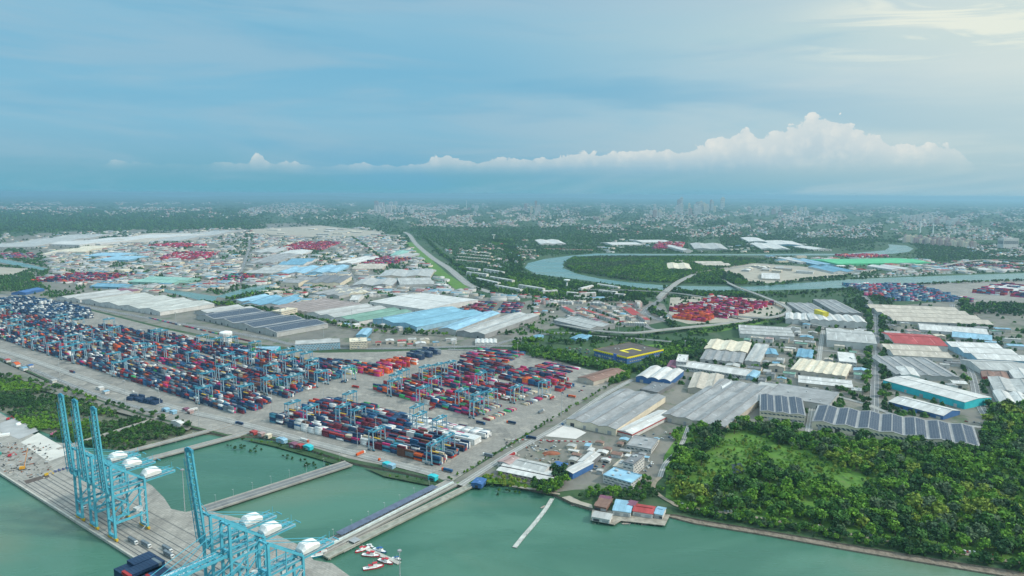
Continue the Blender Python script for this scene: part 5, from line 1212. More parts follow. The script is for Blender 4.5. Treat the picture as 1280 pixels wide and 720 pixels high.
def line(pts,step,w,smin,smax,fams,seed,z=0):
    g=np.random.default_rng(seed); Pw=smooth([W(*p) for p in pts],3); out=[]
    for i in range(len(Pw)-1):
        L=np.linalg.norm(Pw[i+1]-Pw[i]); n=max(1,int(round(L/step*max(1,w/step*.6))))
        for k in range(n):
            q=Pw[i]+(Pw[i+1]-Pw[i])*g.random(); out.append((q[0]+g.uniform(-w,w)/2,q[1]+g.uniform(-w,w)/2))
    P=np.array(out); P=P[clear(P,.5)]
    if len(P): plant(P,smin,smax,fams,seed,z)
MX=['dark green','mid green','dark green','mid green','bright green']
BELT=[(640,430),(670,433),(700,440),(740,451),(780,459),(806,462),(800,467),(760,466),(720,458),(690,452),(660,446),(642,444)]
plant(samp(BELT,8,seed=3,m=0),.7,1.3,['mid green','bright green','mid green','dark green'],3)
plant(samp([(756,474),(772,462),(790,464),(786,476),(766,482)],7,seed=4),.6,1.1,MX,4)
plant(samp([(828,446),(842,432),(862,427),(884,432),(882,444),(856,452),(836,452)],8,seed=5),.8,1.4,MX,5)
plant(samp([(800,450),(830,448),(836,458),(812,462)],9,seed=6),.6,1.2,MX,6)
plant(samp([(668,616),(668,598),(684,590),(708,590),(712,606),(700,616),(684,620)],6,seed=7,m=0),.7,1.25,['mid green','bright green','dark green'],7)
plant(samp([(604,601),(622,594),(668,602),(668,612),(640,612),(612,606)],6,seed=8,m=0),.35,.7,['mid green','bright green','yellow-green'],8)
plant(samp([(722,626),(735,612),(760,612),(830,612),(832,620),(800,628),(745,625)],6,seed=9,m=0),.4,.9,MX,9)
plant(samp([(795,612),(800,595),(812,602),(812,616)],6,seed=10,m=0),.5,.9,MX,10)
line([(563,602),(600,580),(640,556),(700,519),(772,476)],6,5,.25,.5,['mid green','bright green'],11)
for i,(pts,w,a,b) in enumerate(((((1086,545),(1087,510),(1086,480),(1087,450),(1088,425),(1086,398),(1078,380)),16,.7,1.3),(((1103,500),(1104,470),(1107,440),(1104,412),(1102,390)),18,.7,1.3),
    (((1070,485),(1040,480),(1065,498),(1095,505),(1130,520)),10,.6,1.1),(((1195,395),(1200,430),(1212,465),(1225,500),(1240,520)),14,.7,1.3),(((935,456),(975,461),(1005,458),(1040,452)),8,.6,1),
    (((862,445),(900,457),(940,462),(975,462)),10,.6,1.1),(((640,424),(700,430),(745,428),(780,425),(800,430)),20,.6,1.1),(((640,400),(670,415),(700,420),(740,419)),14,.6,1.1),
    (((330,389),(400,402),(460,409),(540,417),(640,418)),14,.6,1.1),(((400,402),(440,412),(500,418),(560,420)),12,.6,1),(((255,384),(290,380),(320,374)),18,.7,1.2),(((285,376),(330,368),(380,362),(430,356)),18,.7,1.2),
    (((470,366),(490,372),(530,388),(560,385)),14,.7,1.1),(((340,388),(250,378),(330,388)),10,.6,1),(((560,384),(610,380),(640,384),(700,384)),12,.6,1.1),(((1110,405),(1150,404),(1200,409),(1245,412)),14,.7,1.2),
    (((1180,432),(1210,428),(1240,432),(1290,436)),14,.7,1.2),(((1040,412),(1060,408),(1085,410)),10,.6,1.1),(((300,430),(340,437),(370,436)),10,.6,1),(((1018,440),(1020,470),(1000,480)),5,.5,.9),
    (((860,420),(900,413),(940,404),(980,398)),18,.6,1.1),(((660,375),(700,378),(760,376),(800,378)),10,.6,1),(((590,362),(640,370),(690,372)),10,.6,1.1),(((1205,378),(1210,395),(1216,410)),26,.8,1.4),
    (((640,340),(660,350),(700,357),(760,362),(820,366)),26,.8,1.3),(((930,366),(980,369),(1040,364),(1100,360),(1180,355),(1290,351)),14,.7,1.1),(((905,350),(960,357),(1010,350),(1060,346)),16,.7,1.1),
    (((440,297),(470,318),(500,340),(530,352)),14,.8,1.2),(((530,296),(552,318),(580,338),(612,358)),16,.8,1.3),(((820,400),(828,392),(845,412),(880,410)),14,.7,1.2),(((830,360),(870,368),(930,372)),22,.8,1.3),
    (((820,378),(816,395),(800,372),(770,368)),14,.7,1.1),(((100,398),(150,408),(240,425),(330,435)),6,.5,.9),(((1000,425),(1022,416),(1024,405)),8,.6,1),(((985,396),(975,404),(950,408)),12,.6,1.1),
    (((1112,455),(1150,446),(1196,448)),5,.5,.8),(((620,612),(600,603),(580,606)),3,.3,.5),(((480,596),(520,600),(556,606)),3,.2,.4),(((300,550),(345,556),(400,570),(430,580)),4,.2,.45),
    (((842,635),(880,644),(960,657),(1060,674),(1180,695),(1285,712)),7,.45,1.15),(((848,632),(880,642),(960,655),(1060,673),(1180,694),(1285,712)),7,.4,1.0),(((850,641),(900,650),(960,661),(1060,678),(1180,699),(1285,716)),4,.25,.7),(((0,470),(60,482),(120,502),(200,523),(240,536)),12,.45,.8))): line(pts,7,w,a,b,MX,20+i)
# mid woods
WOODS=[([(575,350),(640,352),(700,360),(780,368),(808,372),(800,378),(700,378),(620,368),(590,360)],MX,11,.6),([(715,323),(760,321.5),(860,322),(930,324),(960,326),(940,330),(905,336),(900,352),(860,355),(825,353.5),(785,350.5),(750,345),(722,340.5),(708,335),(706,330)],['mid green','bright green','mid green','grey-green'],11,.95),
 ([(884,345),(900,340),(925,345),(935,354),(930,356.5),(885,355.5)],MX,10,.8),([(845,366),(880,366.5),(928,366),(936,372),(890,372),(850,369)],MX,10,.9),
 ([(1215,380),(1290,382),(1290,396),(1215,392)],MX,11,.7),([(1030,384),(1090,370),(1120,372),(1110,390),(1095,398)],MX,10,.35),
 ([(602,300),(640,300),(655,330),(650,342),(690,352),(740,357),(830,366),(815,372),(740,364),(690,358),(640,352),(610,338),(640,335),(630,312)],MX,11,.8)]
for i,(p,f,st,dn) in enumerate(WOODS):
    P=samp(p,st,seed=50+i); P=P[RNG.random(len(P))<dn]; plant(P,.75,1.25,f,50+i,ns=.01)
# the individual trees: the 298 that show largest
TR=[t for t in TR if t[1]>350]
order=sorted(range(len(TR)),key=lambda i:-TR[i][2]*ppm(TR[i]))
vis=[]
for i in order:
    p=PX((TR[i][0],TR[i][1],4))[0]
    if -10<p[0]<1290 and p[1]<722: vis.append(i)
    if len(vis)>=298: break
vset=set(vis)
for i in vis:
    x,y,s,f,tp,z0,rz=TR[i]; e=empty('tree',(x,y,z0),rz); e.scale=(s,s,s*(.9+.2*((i*37)%10)/10))
    a=link('trunk',TM[tp],e); b=link('crown',TM[tp,f],e); e['category']='tree'; e['group']='trees of the shoreside forest and verges'
    ALL.append((e,('tall ' if s>1.05 else 'low ' if s<.75 else '')+f+' tree'))
def forest_stuff(name,idx,tplq,label,sub=1,qscale=1.):
    Vs=[];Fs=[];Ts=[];off=0
    for i in idx:
        x,y,s,f,tp,z0,rz=TR[i]; V,F,cl=TPL[tp]
        k=ppm((x,y)); 
        if k<.75: # fewer and larger leaf clumps far off
            st=2 if k>.45 else 4
            V=V.reshape(-1,4,3)[::st]; c=V.mean(1,keepdims=True); V=(c+(V-c)*math.sqrt(st)*1.02).reshape(-1,3); cl=cl[::st]; F=F[:len(cl)]
        c_,s_=math.cos(rz),math.sin(rz); P=np.empty_like(V); P[:,0]=x+s*(V[:,0]*c_-V[:,1]*s_); P[:,1]=y+s*(V[:,0]*s_+V[:,1]*c_); P[:,2]=z0+s*V[:,2]
        Vs.append(P); Fs.append(F+off); off+=len(P); Ts.append(np.array(FAMS[f])[None]*cl[:,None])
    if not Vs: return
    o=link(name,npmesh(name,np.concatenate(Vs),np.concatenate(Fs),LEAF,np.concatenate(Ts))); tag(o,label,'trees',kind='stuff')
rest=[i for i in range(len(TR)) if i not in vset]
forest_stuff('woodland',[i for i in rest if TR[i][1]<1050],TPL,'dense green woodland canopy of the shoreside forest behind the sea wall')
forest_stuff('tree_belts',[i for i in rest if TR[i][1]>=1050],TPL,'belts of trees and riverside woods threading between the factories')
# mangroves in the shallow water at left
TR=[]
MG_=[(-80,440),(0,466),(60,486),(110,503),(150,515),(200,528),(235,537),(228,545),(200,553),(170,560),(140,562),(105,556),(75,549),(45,540),(10,516),(-80,470)]
def mang(P,s0,s1,seed):
    nz=noise2(P,.035,seed); g=np.random.default_rng(seed); keep=(nz>-1.1)|(g.random(len(P))<.12); P=P[keep]; plant(P,s0,s1,['dark green','mid green','dark green','grey-green','mid green','bright green'],seed,z=-3.2,ns=.02)
mang(samp(MG_,4.8,seed=70,m=-1),.35,.8,70)
mang(samp([(80,540),(140,548),(200,555),(160,566),(120,560)],5,seed=71,m=-1),.3,.6,71)
for p,n in (([(275,556),(300,553),(325,557),(345,562),(340,566),(300,563),(280,561)],72),([(350,566),(400,576),(420,582),(400,582),(360,572)],73),([(380,578),(400,580),(398,584),(382,583)],74),([(618,608),(650,612),(650,618),(622,616)],75)):
    P=samp(p,7,seed=n,m=-3); P=P[RNG.random(len(P))<.6]; plant(P,.25,.5,['dark green','mid green'],n,z=-3.4)
forest_stuff('mangroves',range(len(TR)),TPL,'low dark mangrove thicket in shallow water behind the quay')
# far canopy clumps: sized by distance so that they stay tree-sized groups
def blobs(name,P,r,hh,tint,label,seed):
    g=np.random.default_rng(seed); n=len(P)
    import itertools
    ring=[(0,0,1.0)]+[(math.cos(a)*.62,math.sin(a)*.62,.72) for a in np.arange(5)*2*math.pi/5]+[(math.cos(a),math.sin(a),.12) for a in (np.arange(7)+.5)*2*math.pi/7]
    T=np.array(ring); F=[]
    for i in range(5): F.append((0,1+i,1+(i+1)%5))
    for i in range(7): 
        a=6+i;b=6+(i+1)%7; k=1+int(i*5/7)%5; F.append((a,b,k)); 
        k2=1+int((i+1)*5/7)%5
        if k2!=k: F.append((b,k2,k))
    F=np.array(F); m=len(T)
    V=T[None]*np.stack([r,r,hh],1)[:,None,:]*g.uniform(.75,1.25,(n,m,1)); V[:,:,:2]+=P[:,None,:2]
    FF_=(F[None]+m*np.arange(n)[:,None,None]).reshape(-1,3); TT=np.repeat(tint,len(F),0)*g.uniform(.75,1.25,(n*len(F),1))
    o=link(name,npmesh(name,V.reshape(-1,3),FF_,attrm('far_foliage',.85,.2,.02),TT,k=3)); tag(o,label,'woods',kind='stuff')
def pxs(poly,n,g,m=1.0):
    x0=min(p[0] for p in poly);x1=max(p[0] for p in poly);y0=min(p[1] for p in poly);y1=max(p[1] for p in poly)
    P=np.stack([g.uniform(x0,x1,n),g.uniform(y0,y1,n)],1); P=P[inpoly(P,poly)]; Wp=Wn(P); ok=clear(Wp,m); return P[ok],Wp[ok]
g=np.random.default_rng(99)
RIV=[[(745,316),(700,320),(655,327),(654,336),(670,344),(735,352),(830,364),(940,366),(1080,360),(1290,350),(1500,344),(1500,333),(1280,340.5),(1160,344.5),(1000,353),(880,356),(785,351.5),(720,341.5),(703,335),(702,329),(716,322),(750,320.8),(1065,320.5),(1118,318.5),(1142,315.5),(1149,311),(1138,305.5),(1105,304),(1104,312),(1000,316.5),(800,316.5)],[(-60,317),(0,322),(25,327),(62,336),(55,339),(20,333),(-60,325)],[(188,361),(205,360),(272,370),(330,355),(347,356),(272,377),(255,378)],[(505,290),(510,290),(545,320),(560,333),(600,362),(590,364),(560,343),(520,310)]]
BARE=[[(800,320),(880,326),(960,330),(1040,336),(1060,345),(960,354),(905,348),(860,340),(812,335)],[(310,287),(400,282),(480,290),(470,296),(380,296),(320,292)],[(1075,356),(1290,350),(1290,376),(1220,378),(1080,366)],[(508,303),(520,303),(540,325),(560,343),(590,362),(575,366),(548,345)],[(-20,331),(0,334),(36,336),(20,343),(-20,348)]]
def nowater(P,Wp,extra=()):
    ok=np.ones(len(P),bool)
    for q in RIV+BARE+list(extra): ok&=~inpoly(P,q)
    return P[ok],Wp[ok]
allP=[];allW=[]
for poly,n in (([(-40,248),(1320,252),(1320,268),(-40,262)],9000),([(-40,260),(1320,262),(1320,300),(-40,300)],26000),([(-40,296),(1320,296),(1320,372),(-40,372)],34000),([(-40,288),(60,300),(40,345),(60,362),(-40,368)],2500),([(500,285),(740,283),(860,290),(860,318),(660,318),(640,345),(600,345),(540,300)],8000),([(900,292),(1180,296),(1290,318),(1290,335),(1150,325),(1140,304),(1100,303),(1000,316),(900,316)],8000),
    ([(-40,262),(300,262),(330,286),(-40,290)],7000),([(640,370),(1290,370),(1290,470),(1110,540),(1010,520),(640,430)],5000),([(100,300),(500,300),(620,360),(600,400),(200,390)],3500)):
    p,w_=pxs(poly,n,g); p,w_=nowater(p,w_); allP.append(p); allW.append(w_)
p=np.concatenate(allP); w_=np.concatenate(allW); dist=np.hypot(w_[:,0],w_[:,1]); nz=noise2(p*np.array([1,3.]),.045,5)+.8*noise2(p*np.array([1,3.]),.16,6)
inforest=np.zeros(len(p),bool)
for q in ([(-40,262),(300,264),(330,287),(220,287),(120,287),(-40,292)],[(500,285),(740,283),(860,290),(860,318),(660,318),(640,345),(600,345),(540,300)],[(900,292),(1130,302),(1290,318),(1290,335),(1150,325),(1140,304),(1100,303),(1000,316),(900,316)],[(-40,288),(0,320),(60,338),(40,345),(60,362),(-40,368)],[(28,325),(160,328),(160,340),(100,345),(40,345)],[(600,345),(660,340),(740,355),(900,370),(900,376),(700,366)]): inforest|=inpoly(p,q)
indus=np.zeros(len(p),bool)
for q in ([(0,292),(120,288),(460,288),(540,340),(640,372),(640,430),(380,436),(200,405),(0,366)],[(860,400),(1290,372),(1290,540),(1010,530),(900,480)]): indus|=inpoly(p,q)
keep=inforest|((nz>.15)&~indus)|((nz>.5)&indus)|((g.random(len(p))<.18)&~indus)|((g.random(len(p))<.05)&indus)
p,w_,dist,nz=p[keep],w_[keep],dist[keep],nz[keep]
r=np.maximum(4.2,dist/FPX*1.25)*g.uniform(.6,1.35,len(p)); hh=np.minimum(np.maximum(7,r*1.0),16)*g.uniform(.7,1.2,len(p))
cols=np.array([FAMS['dark green'],FAMS['mid green'],FAMS['dark green'],FAMS['mid green']])*.7; tint=cols[g.integers(0,4,len(p))]*g.uniform(.8,1.2,(len(p),1))
blobs('far_woods',w_,r,hh,tint,'hazy green woods and tree clumps stretching over the plain to the horizon',3)
# far low-rise town, one object
def town(poly,n,g,thr=-.2,sz=(9,24),h=(5,9),pale=1.,s=(.05,.15)):
    p,w_=pxs(poly,n,g,3); p,w_=nowater(p,w_); q=noise2(p*np.array([1,3.5]),s[0],31)+noise2(p*np.array([1,3.5]),s[1],32); k=q>thr; return w_[k]
HS=[]
for poly,n,thr in (([(-40,262),(1320,266),(1320,284),(700,284),(480,276),(-40,268)],6500,.1),([(300,256),(700,258),(700,264),(300,262)],1300,.0),([(700,254),(1320,260),(1320,300),(1130,300),(860,296),(740,292),(700,280)],8500,-.15),([(470,266),(650,264),(700,285),(600,284),(500,283)],2600,-.3),([(-40,252),(700,254),(700,258),(-40,256)],1500,-.2),([(-40,258),(120,259),(120,263),(-40,262)],700,-1.),([(140,259),(480,261),(480,267),(180,266)],1200,-.6),([(500,258),(680,259),(680,264),(500,263)],700,-.6),
    ([(560,306),(640,304),(660,310),(690,345),(620,335),(600,330),(556,316)],500,-.4),([(1180,308),(1320,305),(1320,325),(1240,320)],900,-.2),([(640,370),(800,372),(835,400),(760,408),(650,390)],260,-.9),([(0,268),(480,268),(300,262),(0,262)],900,.6),([(860,372),(930,374),(980,382),(930,384)],40,-2),([(1040,330),(1290,332),(1290,345),(1060,344)],350,-.5)):
    HS.append(town(poly,n,g,thr))
P=np.concatenate(HS); dist=np.hypot(P[:,0],P[:,1]); n=len(P)
wd=np.maximum(g.uniform(9,22,n),dist/FPX*g.uniform(1.0,2.6,n)); dp=wd*g.uniform(.5,1.,n); ht=np.where(g.random(n)<.12,g.uniform(10,22,n),g.uniform(5,9,n))*np.clip(dist/6000,.9,1.6); an=g.uniform(-.6,.3,n)
ca,sa=np.cos(an),np.sin(an); V=np.zeros((n,10,3))
for k,(x,y) in enumerate(((-1,-1),(1,-1),(1,1),(-1,1))):
    for zi in(0,1):
        V[:,k+4*zi,0]=P[:,0]+ca*x*wd/2-sa*y*dp/2; V[:,k+4*zi,1]=P[:,1]+sa*x*wd/2+ca*y*dp/2; V[:,k+4*zi,2]=ht*.72*zi-.2
for k,x in((8,-.7),(9,.7)): V[:,k,0]=P[:,0]+ca*x*wd/2; V[:,k,1]=P[:,1]+sa*x*wd/2; V[:,k,2]=ht
F=np.array([(0,1,5,4),(1,2,6,5),(2,3,7,6),(3,0,4,7),(4,5,9,8),(6,7,8,9),(5,6,9,9),(7,4,8,8)])
tri=[]; WC=np.array([CR,WH,WH,PK,LG,BE])[g.integers(0,6,n)]; RC=np.array([BE,WH,MG,PK,BR,LG,RD,LB,BR,MG])[g.integers(0,10,n)]*.85
V2=V.reshape(-1,3); FA=[];TA=[]
for fi,f in enumerate(F):
    f=(*f[:3],f[3]) 
    FA.append(np.array(f)[None]+10*np.arange(n)[:,None]); TA.append(WC if fi<4 else RC)
FA=np.concatenate(FA); TA=np.concatenate(TA); deg=FA[:,2]==FA[:,3]
# hip ends as slim quads
FA[deg,3]=FA[deg,0]; T3=FA[deg][:,:3]; Fq=FA[~deg]
o=link('low_rise_town',npmesh('low_rise_town',V2,Fq,attrm('town_paint',.8,.15,.05),TA[~deg])); tag(o,'low-rise pale town of countless small houses spreading across the hazy distance','town',kind='stuff')
# densely packed small sheds of the far industrial districts
HS=[]
for poly,n,thr in (([(285,298),(500,294),(548,348),(600,362),(560,372),(440,372),(380,384),(290,350)],2600,-1.2),([(60,312),(290,306),(290,360),(200,366),(60,352)],2000,-1.),([(225,286),(460,284),(500,298),(300,304),(226,304)],700,-1.2),([(0,292),(230,288),(230,306),(0,312)],350,-.5),([(820,326),(1040,336),(1050,344),(905,342)],120,-.5),([(640,300),(1000,298),(1040,316),(760,316)],160,.3),([(1000,322),(1290,328),(1290,340),(1060,340)],500,-.8),([(560,370),(700,366),(800,372),(640,384)],120,-1)):
    HS.append(town(poly,n,g,thr))
P=np.concatenate(HS); P=P[clear(P,14)]; n=len(P); dist=np.hypot(P[:,0],P[:,1])
wd=g.uniform(14,48,n); dp=wd*g.uniform(.4,.8,n); ht=g.uniform(6,12,n); an=np.where(g.random(n)<.8,-.12,1.45)+g.uniform(-.05,.05,n); ca,sa=np.cos(an),np.sin(an); V=np.zeros((n,10,3))
for k,(x,y) in enumerate(((-1,-1),(1,-1),(1,1),(-1,1))):
    for zi in(0,1):
        V[:,k+4*zi,0]=P[:,0]+ca*x*wd/2-sa*y*dp/2; V[:,k+4*zi,1]=P[:,1]+sa*x*wd/2+ca*y*dp/2; V[:,k+4*zi,2]=ht*.78*zi-.2
for k,x in((8,-1),(9,1)): V[:,k,0]=P[:,0]+ca*x*wd/2; V[:,k,1]=P[:,1]+sa*x*wd/2; V[:,k,2]=ht
WC=np.array([CR,WH,WH,BE,LG,BE])[g.integers(0,6,n)]; RC=np.array([LG,WH,MG,LG,BE,LG,BL,LB,WH,MG,PK,RD,GN,DG])[g.integers(0,14,n)]*.8; FA=[];TA=[]
for fi,f in enumerate(((0,1,5,4),(1,2,6,5),(2,3,7,6),(3,0,4,7),(4,5,9,8),(6,7,8,9))): FA.append(np.array(f)[None]+10*np.arange(n)[:,None]); TA.append(WC if fi<4 else RC)
o=link('far_sheds',npmesh('far_sheds',V.reshape(-1,3),np.concatenate(FA),attrm('town_paint',.8,.15,.05),np.concatenate(TA))); tag(o,'crowded small factory sheds of the distant industrial districts','sheds',kind='stuff')
# ================================================================== HILLS
mb=MB()
rr=random.Random(2); N_=160
for k,(x0,x1,dist_,hm) in enumerate(((-34000,-2000,47000,230),(-9000,14000,49000,120),(2000,30000,46000,150))):
    prev=None
    for i in range(N_+1):
        x=x0+(x1-x0)*i/N_; t=i/N_; hz_=hm*math.sin(math.pi*t)**.6*(.55+.3*math.sin(t*13+k)+.15*math.sin(t*31+k*2))
        cur=((x,dist_-1500,.5),(x,dist_,max(1,hz_)),(x,dist_+1500,.5))
        if prev: mb.quad(prev[0],cur[0],cur[1],prev[1]); mb.quad(prev[1],cur[1],cur[2],prev[2])
        prev=cur
o=mb.build('hills',M_LAND); o['kind']='structure'
# ================================================================== LIGHT, SKY, HAZE
SUNEL,SUNAZ=math.radians(38),math.radians(104)   # azimuth from +Y towards +X
w=bpy.data.worlds.new('World'); SC.world=w; w.use_nodes=True; nt=w.node_tree; bg=nt.nodes['Background']
sky=N(nt,'ShaderNodeTexSky'); sky.sky_type='NISHITA'; sky.sun_disc=False; sky.sun_elevation=SUNEL; sky.sun_rotation=SUNAZ; sky.air_density=1.5; sky.dust_density=3; sky.altitude=280
def M(op,a,b=None,c=None,clamp=False):
    n=nt.nodes.new('ShaderNodeMath'); n.operation=op; n.use_clamp=clamp
    for i,v in enumerate((a,b,c)):
        if v is None: continue
        if isinstance(v,(int,float)): n.inputs[i].default_value=v
        else: nt.links.new(v,n.inputs[i])
    return n.outputs[0]
tc=N(nt,'ShaderNodeTexCoord'); sx=N(nt,'ShaderNodeSeparateXYZ'); nt.links.new(tc.outputs['Generated'],sx.inputs[0]); X_,Y_,Z_=sx.outputs
az=M('ARCTAN2',X_,Y_); el=M('ARCSINE',Z_)
def vec(a,b,c=0.):
    n=N(nt,'ShaderNodeCombineXYZ')
    for i,v in enumerate((a,b,c)):
        if isinstance(v,(int,float)): n.inputs[i].default_value=v
        else: nt.links.new(v,n.inputs[i])
    return n.outputs[0]
def ramp(v,stops,interp='LINEAR'):
    n=N(nt,'ShaderNodeValToRGB'); n.color_ramp.interpolation=interp; e=n.color_ramp.elements
    while len(e)>1: e.remove(e[0])
    for i,(p,c) in enumerate(stops):
        q=e[0] if i==0 else e.new(p)
        q.position=p; q.color=(*(c if isinstance(c,tuple) else (c,c,c)),1)
    nt.links.new(v,n.inputs[0]); return n.outputs[0]
def srgb(r,g,b): return tuple(((c/255)/12.92 if c/255<=.04045 else ((c/255+.055)/1.055)**2.4) for c in (r,g,b))
E=lambda y:(243-y)/FPX      # tangent of elevation for a photo row near the middle
elt=M('DIVIDE',Z_,M('SQRT',M('ADD',M('MULTIPLY',X_,X_),M('MULTIPLY',Y_,Y_))))
# elevation gradient, left and right
u=M('MULTIPLY',elt,2.0,clamp=True)
gl=ramp(u,[(0,srgb(100,170,192)),(E(215)*2,srgb(112,172,196)),(E(190)*2,srgb(122,178,204)),(E(160)*2,srgb(126,183,210)),(E(100)*2,srgb(116,178,208)),(E(40)*2,srgb(134,185,210)),(E(0)*2,srgb(154,188,208)),(1,srgb(185,205,215))])
gr=ramp(u,[(0,srgb(134,184,204)),(E(230)*2,srgb(150,190,205)),(E(215)*2,srgb(166,197,207)),(E(180)*2,srgb(180,205,212)),(E(120)*2,srgb(192,211,216)),(E(60)*2,srgb(200,217,214)),(E(0)*2,srgb(186,205,212)),(1,srgb(195,210,218))])
rt=mrange(nt,az,-.15,.66,0,1,True)
base=mixc(nt,rt,gl,gr)
# stretched veil streaks
wv=noise(nt,vec(M('MULTIPLY',az,1.3),M('MULTIPLY',elt,9),.3),1.6,7,.58,.6)
base=mixc(nt,mrange(nt,wv,.42,.66,0,.62,True),base,mixc(nt,rt,srgb(150,186,206),srgb(205,218,218)))
dk=noise(nt,vec(M('ADD',M('MULTIPLY',az,.9),M('MULTIPLY',elt,.8)),M('MULTIPLY',elt,6.5),4.),2.0,5,.5,.4)
dkm=M('MULTIPLY',mrange(nt,dk,.45,.64,0,.75,True),M('SUBTRACT',1.0,M('MULTIPLY',rt,.8)))
base=mixc(nt,dkm,base,srgb(106,172,204))
# bright cream streaks, upper right
st=noise(nt,vec(M('MULTIPLY',az,3.2),M('ADD',M('MULTIPLY',elt,26),M('MULTIPLY',az,2.)),2.),1.5,6,.6,.8)
sm=M('MULTIPLY',M('MULTIPLY',mrange(nt,st,.44,.58,0,1,True),mrange(nt,az,.33,.55,0,1,True)),M('MULTIPLY',mrange(nt,elt,E(115),E(80),0,1,True),mrange(nt,elt,E(20),E(45),0,1,True)))
base=mixc(nt,M('MULTIPLY',sm,.9),base,srgb(232,236,222))
glow=M('MULTIPLY',mrange(nt,az,.42,.75,0,.42,True),M('MULTIPLY',mrange(nt,elt,E(190),E(110),0,1,True),mrange(nt,elt,E(0),E(60),0,1,True)))
base=mixc(nt,glow,base,srgb(216,226,216))
# cumulus bank low on the horizon: top height as a function of azimuth
def A_(x): return (math.atan((x-640)/FPX)+.75)/1.5
prof=[(0,212),(130,212),(150,206),(175,210),(262,211),(290,207),(316,208),(324,198),(333,198),(340,209),(375,206),(395,211),(438,209),(447,202),(470,208),(530,206),(550,195),(560,190),(572,199),(600,203),(628,195),(648,199),(700,196),(720,190),(760,191),(800,188),(850,186)]
prof2=[(850,186),(860,187),(885,176),(905,172),(925,164),(940,174),(970,165),(995,158),(1014,149),(1030,158),(1045,158),(1060,168),(1090,176),(1105,185),(1140,189),(1165,186),(1185,193),(1200,206),(1220,214),(1290,215)]
az01=M('DIVIDE',M('ADD',az,.75),1.5)
def pf(pr): return ramp(az01,[(A_(x),max(0,(243-y)/100)) for x,y in pr])
selr=M('GREATER_THAN',az01,A_(850))
top=M('MULTIPLY',M('ADD',M('MULTIPLY',pf(prof),M('SUBTRACT',1.0,selr)),M('MULTIPLY',pf(prof2),selr)),100/FPX)
big=noise(nt,vec(az,elt,1.),26,9,.62,.35); sml=noise(nt,vec(az,elt,5.),75,7,.65,.2)
vo=N(nt,'ShaderNodeTexVoronoi'); vo.feature='SMOOTH_F1'; vo.inputs['Scale'].default_value=62; vo.inputs['Smoothness'].default_value=.35; nt.links.new(vec(M('ADD',az,M('MULTIPLY',sml,.012)),M('ADD',elt,M('MULTIPLY',big,.012))),vo.inputs['Vector'])
amp=M('ADD',.010,M('MULTIPLY',M('SUBTRACT',top,E(213)),.30))
topn=M('ADD',top,M('MULTIPLY',M('ADD',M('SUBTRACT',M('ADD',M('MULTIPLY',big,1.3),M('MULTIPLY',sml,.8)),1.12),M('MULTIPLY',M('SUBTRACT',.45,vo.outputs['Distance']),.5)),amp))
hgt=M('SUBTRACT',topn,elt)      # positive inside
mask=M('MULTIPLY',M('MULTIPLY',M('MULTIPLY',M('ADD',hgt,.0006),700,clamp=True),mrange(nt,elt,E(222),E(206),0,1,True)),mrange(nt,M('SUBTRACT',top,E(213)),.001,.008,0,1))
cs=M('ADD',M('MULTIPLY',big,.8),M('ADD',M('MULTIPLY',sml,.55),M('MULTIPLY',vo.outputs['Distance'],-.3)))
shade=mrange(nt,cs,.42,.78,0,1,True)
lowf=mrange(nt,hgt,0,.045,1,0,True)
ccol=mixc(nt,M('MULTIPLY',M('ADD',M('MULTIPLY',shade,.55),M('MULTIPLY',lowf,.5)),1.0,clamp=True),srgb(180,202,213),srgb(230,231,226))
cm=M('MULTIPLY',M('MULTIPLY',mask,mrange(nt,elt,E(214),E(186),.30,.86,True)),mrange(nt,az,.50,.62,1,.45,True))
base=mixc(nt,cm,base,ccol)
# brighter cloud deck overhead (out of frame) lights the scene
zen=mrange(nt,Z_,.30,.75,1.0,2.6,True)
vm=N(nt,'ShaderNodeVectorMath'); vm.operation='SCALE'; nt.links.new(base,vm.inputs[0]); nt.links.new(zen,vm.inputs['Scale'])
nsc=N(nt,'ShaderNodeVectorMath'); nsc.operation='SCALE'; nt.links.new(sky.outputs[0],nsc.inputs[0]); nsc.inputs['Scale'].default_value=1.0
# clouds are given in units of the 0.1 background strength
vs=N(nt,'ShaderNodeVectorMath'); vs.operation='SCALE'; nt.links.new(vm.outputs[0],vs.inputs[0]); vs.inputs['Scale'].default_value=10.3
fin=mixc(nt,.93,nsc.outputs[0],vs.outputs[0])
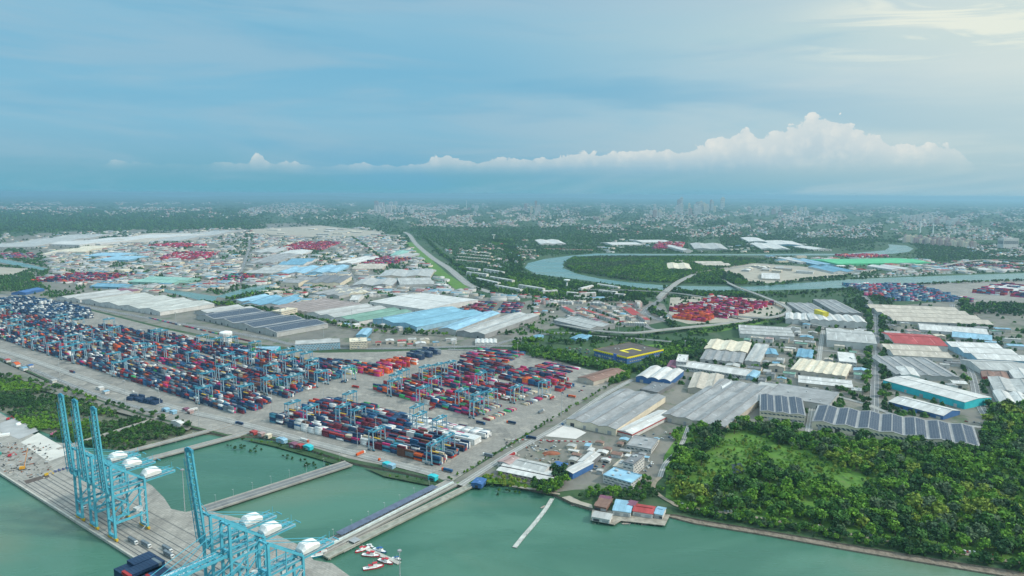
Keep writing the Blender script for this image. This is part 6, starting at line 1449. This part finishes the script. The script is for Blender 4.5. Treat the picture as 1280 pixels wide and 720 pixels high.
# lit ground colour below the horizon
fin=mixc(nt,mrange(nt,Z_,-.02,0,1,0),fin,(2.2,3.6,4.2))
nt.links.new(fin,bg.inputs['Color']); bg.inputs['Strength'].default_value=.1
sl=bpy.data.lights.new('sun','SUN'); sl.energy=3.2; sl.angle=math.radians(6); sl.color=(1,.95,.86); so=bpy.data.objects.new('sun',sl); COL.objects.link(so)
dv=Vector((math.sin(SUNAZ)*math.cos(SUNEL),math.cos(SUNAZ)*math.cos(SUNEL),math.sin(SUNEL))); so.rotation_euler=dv.to_track_quat('Z','Y').to_euler()
# haze
mb=MB(); mb.box(-51000,-1400,-9,51000,51500,345); hz=mb.build('haze',[bpy.data.materials.new('haze_air')]); hz['kind']='stuff'; hz['label']='pale blue haze lying over the whole plain'; hz['category']='haze'
hm=hz.data.materials[0]; hm.use_nodes=True; h=hm.node_tree; h.nodes.remove(h.nodes['Principled BSDF']); pv=h.nodes.new('ShaderNodeVolumePrincipled')
pv.inputs['Color'].default_value=(.36,.60,.76,1); pv.inputs['Density'].default_value=HAZE_D; pv.inputs['Anisotropy'].default_value=.45; h.links.new(pv.outputs[0],h.nodes['Material Output'].inputs['Volume'])
# ================================================================== LABELS for the repeats
def side(dx,dy):
    if abs(dx)>abs(dy)*2.2: return 'right of' if dx>0 else 'left of'
    return 'in front of' if dy>0 else 'behind'
keys={}; bpy.context.view_layer.update()
fly=[]
for o,a in ALL:
    if a=='flyover': continue
    p=PX(o.matrix_world.translation[:])[0]
    j=min(range(len(LM)),key=lambda k:math.hypot(p[0]-LM[k][1],(p[1]-LM[k][2])*2.2)); l=LM[j]
    keys.setdefault((a,l[0],side(p[0]-l[1],p[1]-l[2])),[]).append((math.hypot(p[0]-l[1],(p[1]-l[2])*2.2),id(o),o))
for (a,l,s),v in keys.items():
    v.sort()
    for i,(d,_,o) in enumerate(v): o['label']=(f'{a} {s} {l}' if len(v)==1 else f'{a}, {"nearest" if i==0 else ordw(i+1)+" nearest"} {s} {l}')
vs_=SC.view_settings; vs_.view_transform='Standard'; vs_.look='None'; vs_.gamma=1; vs_.exposure=EXPO; vs_.use_curve_mapping=False
SC.cycles.volume_bounces=1; SC.cycles.max_bounces=6
print('containers',len(CB),'objects',len(COL.objects),'rtg',len(rtgs))
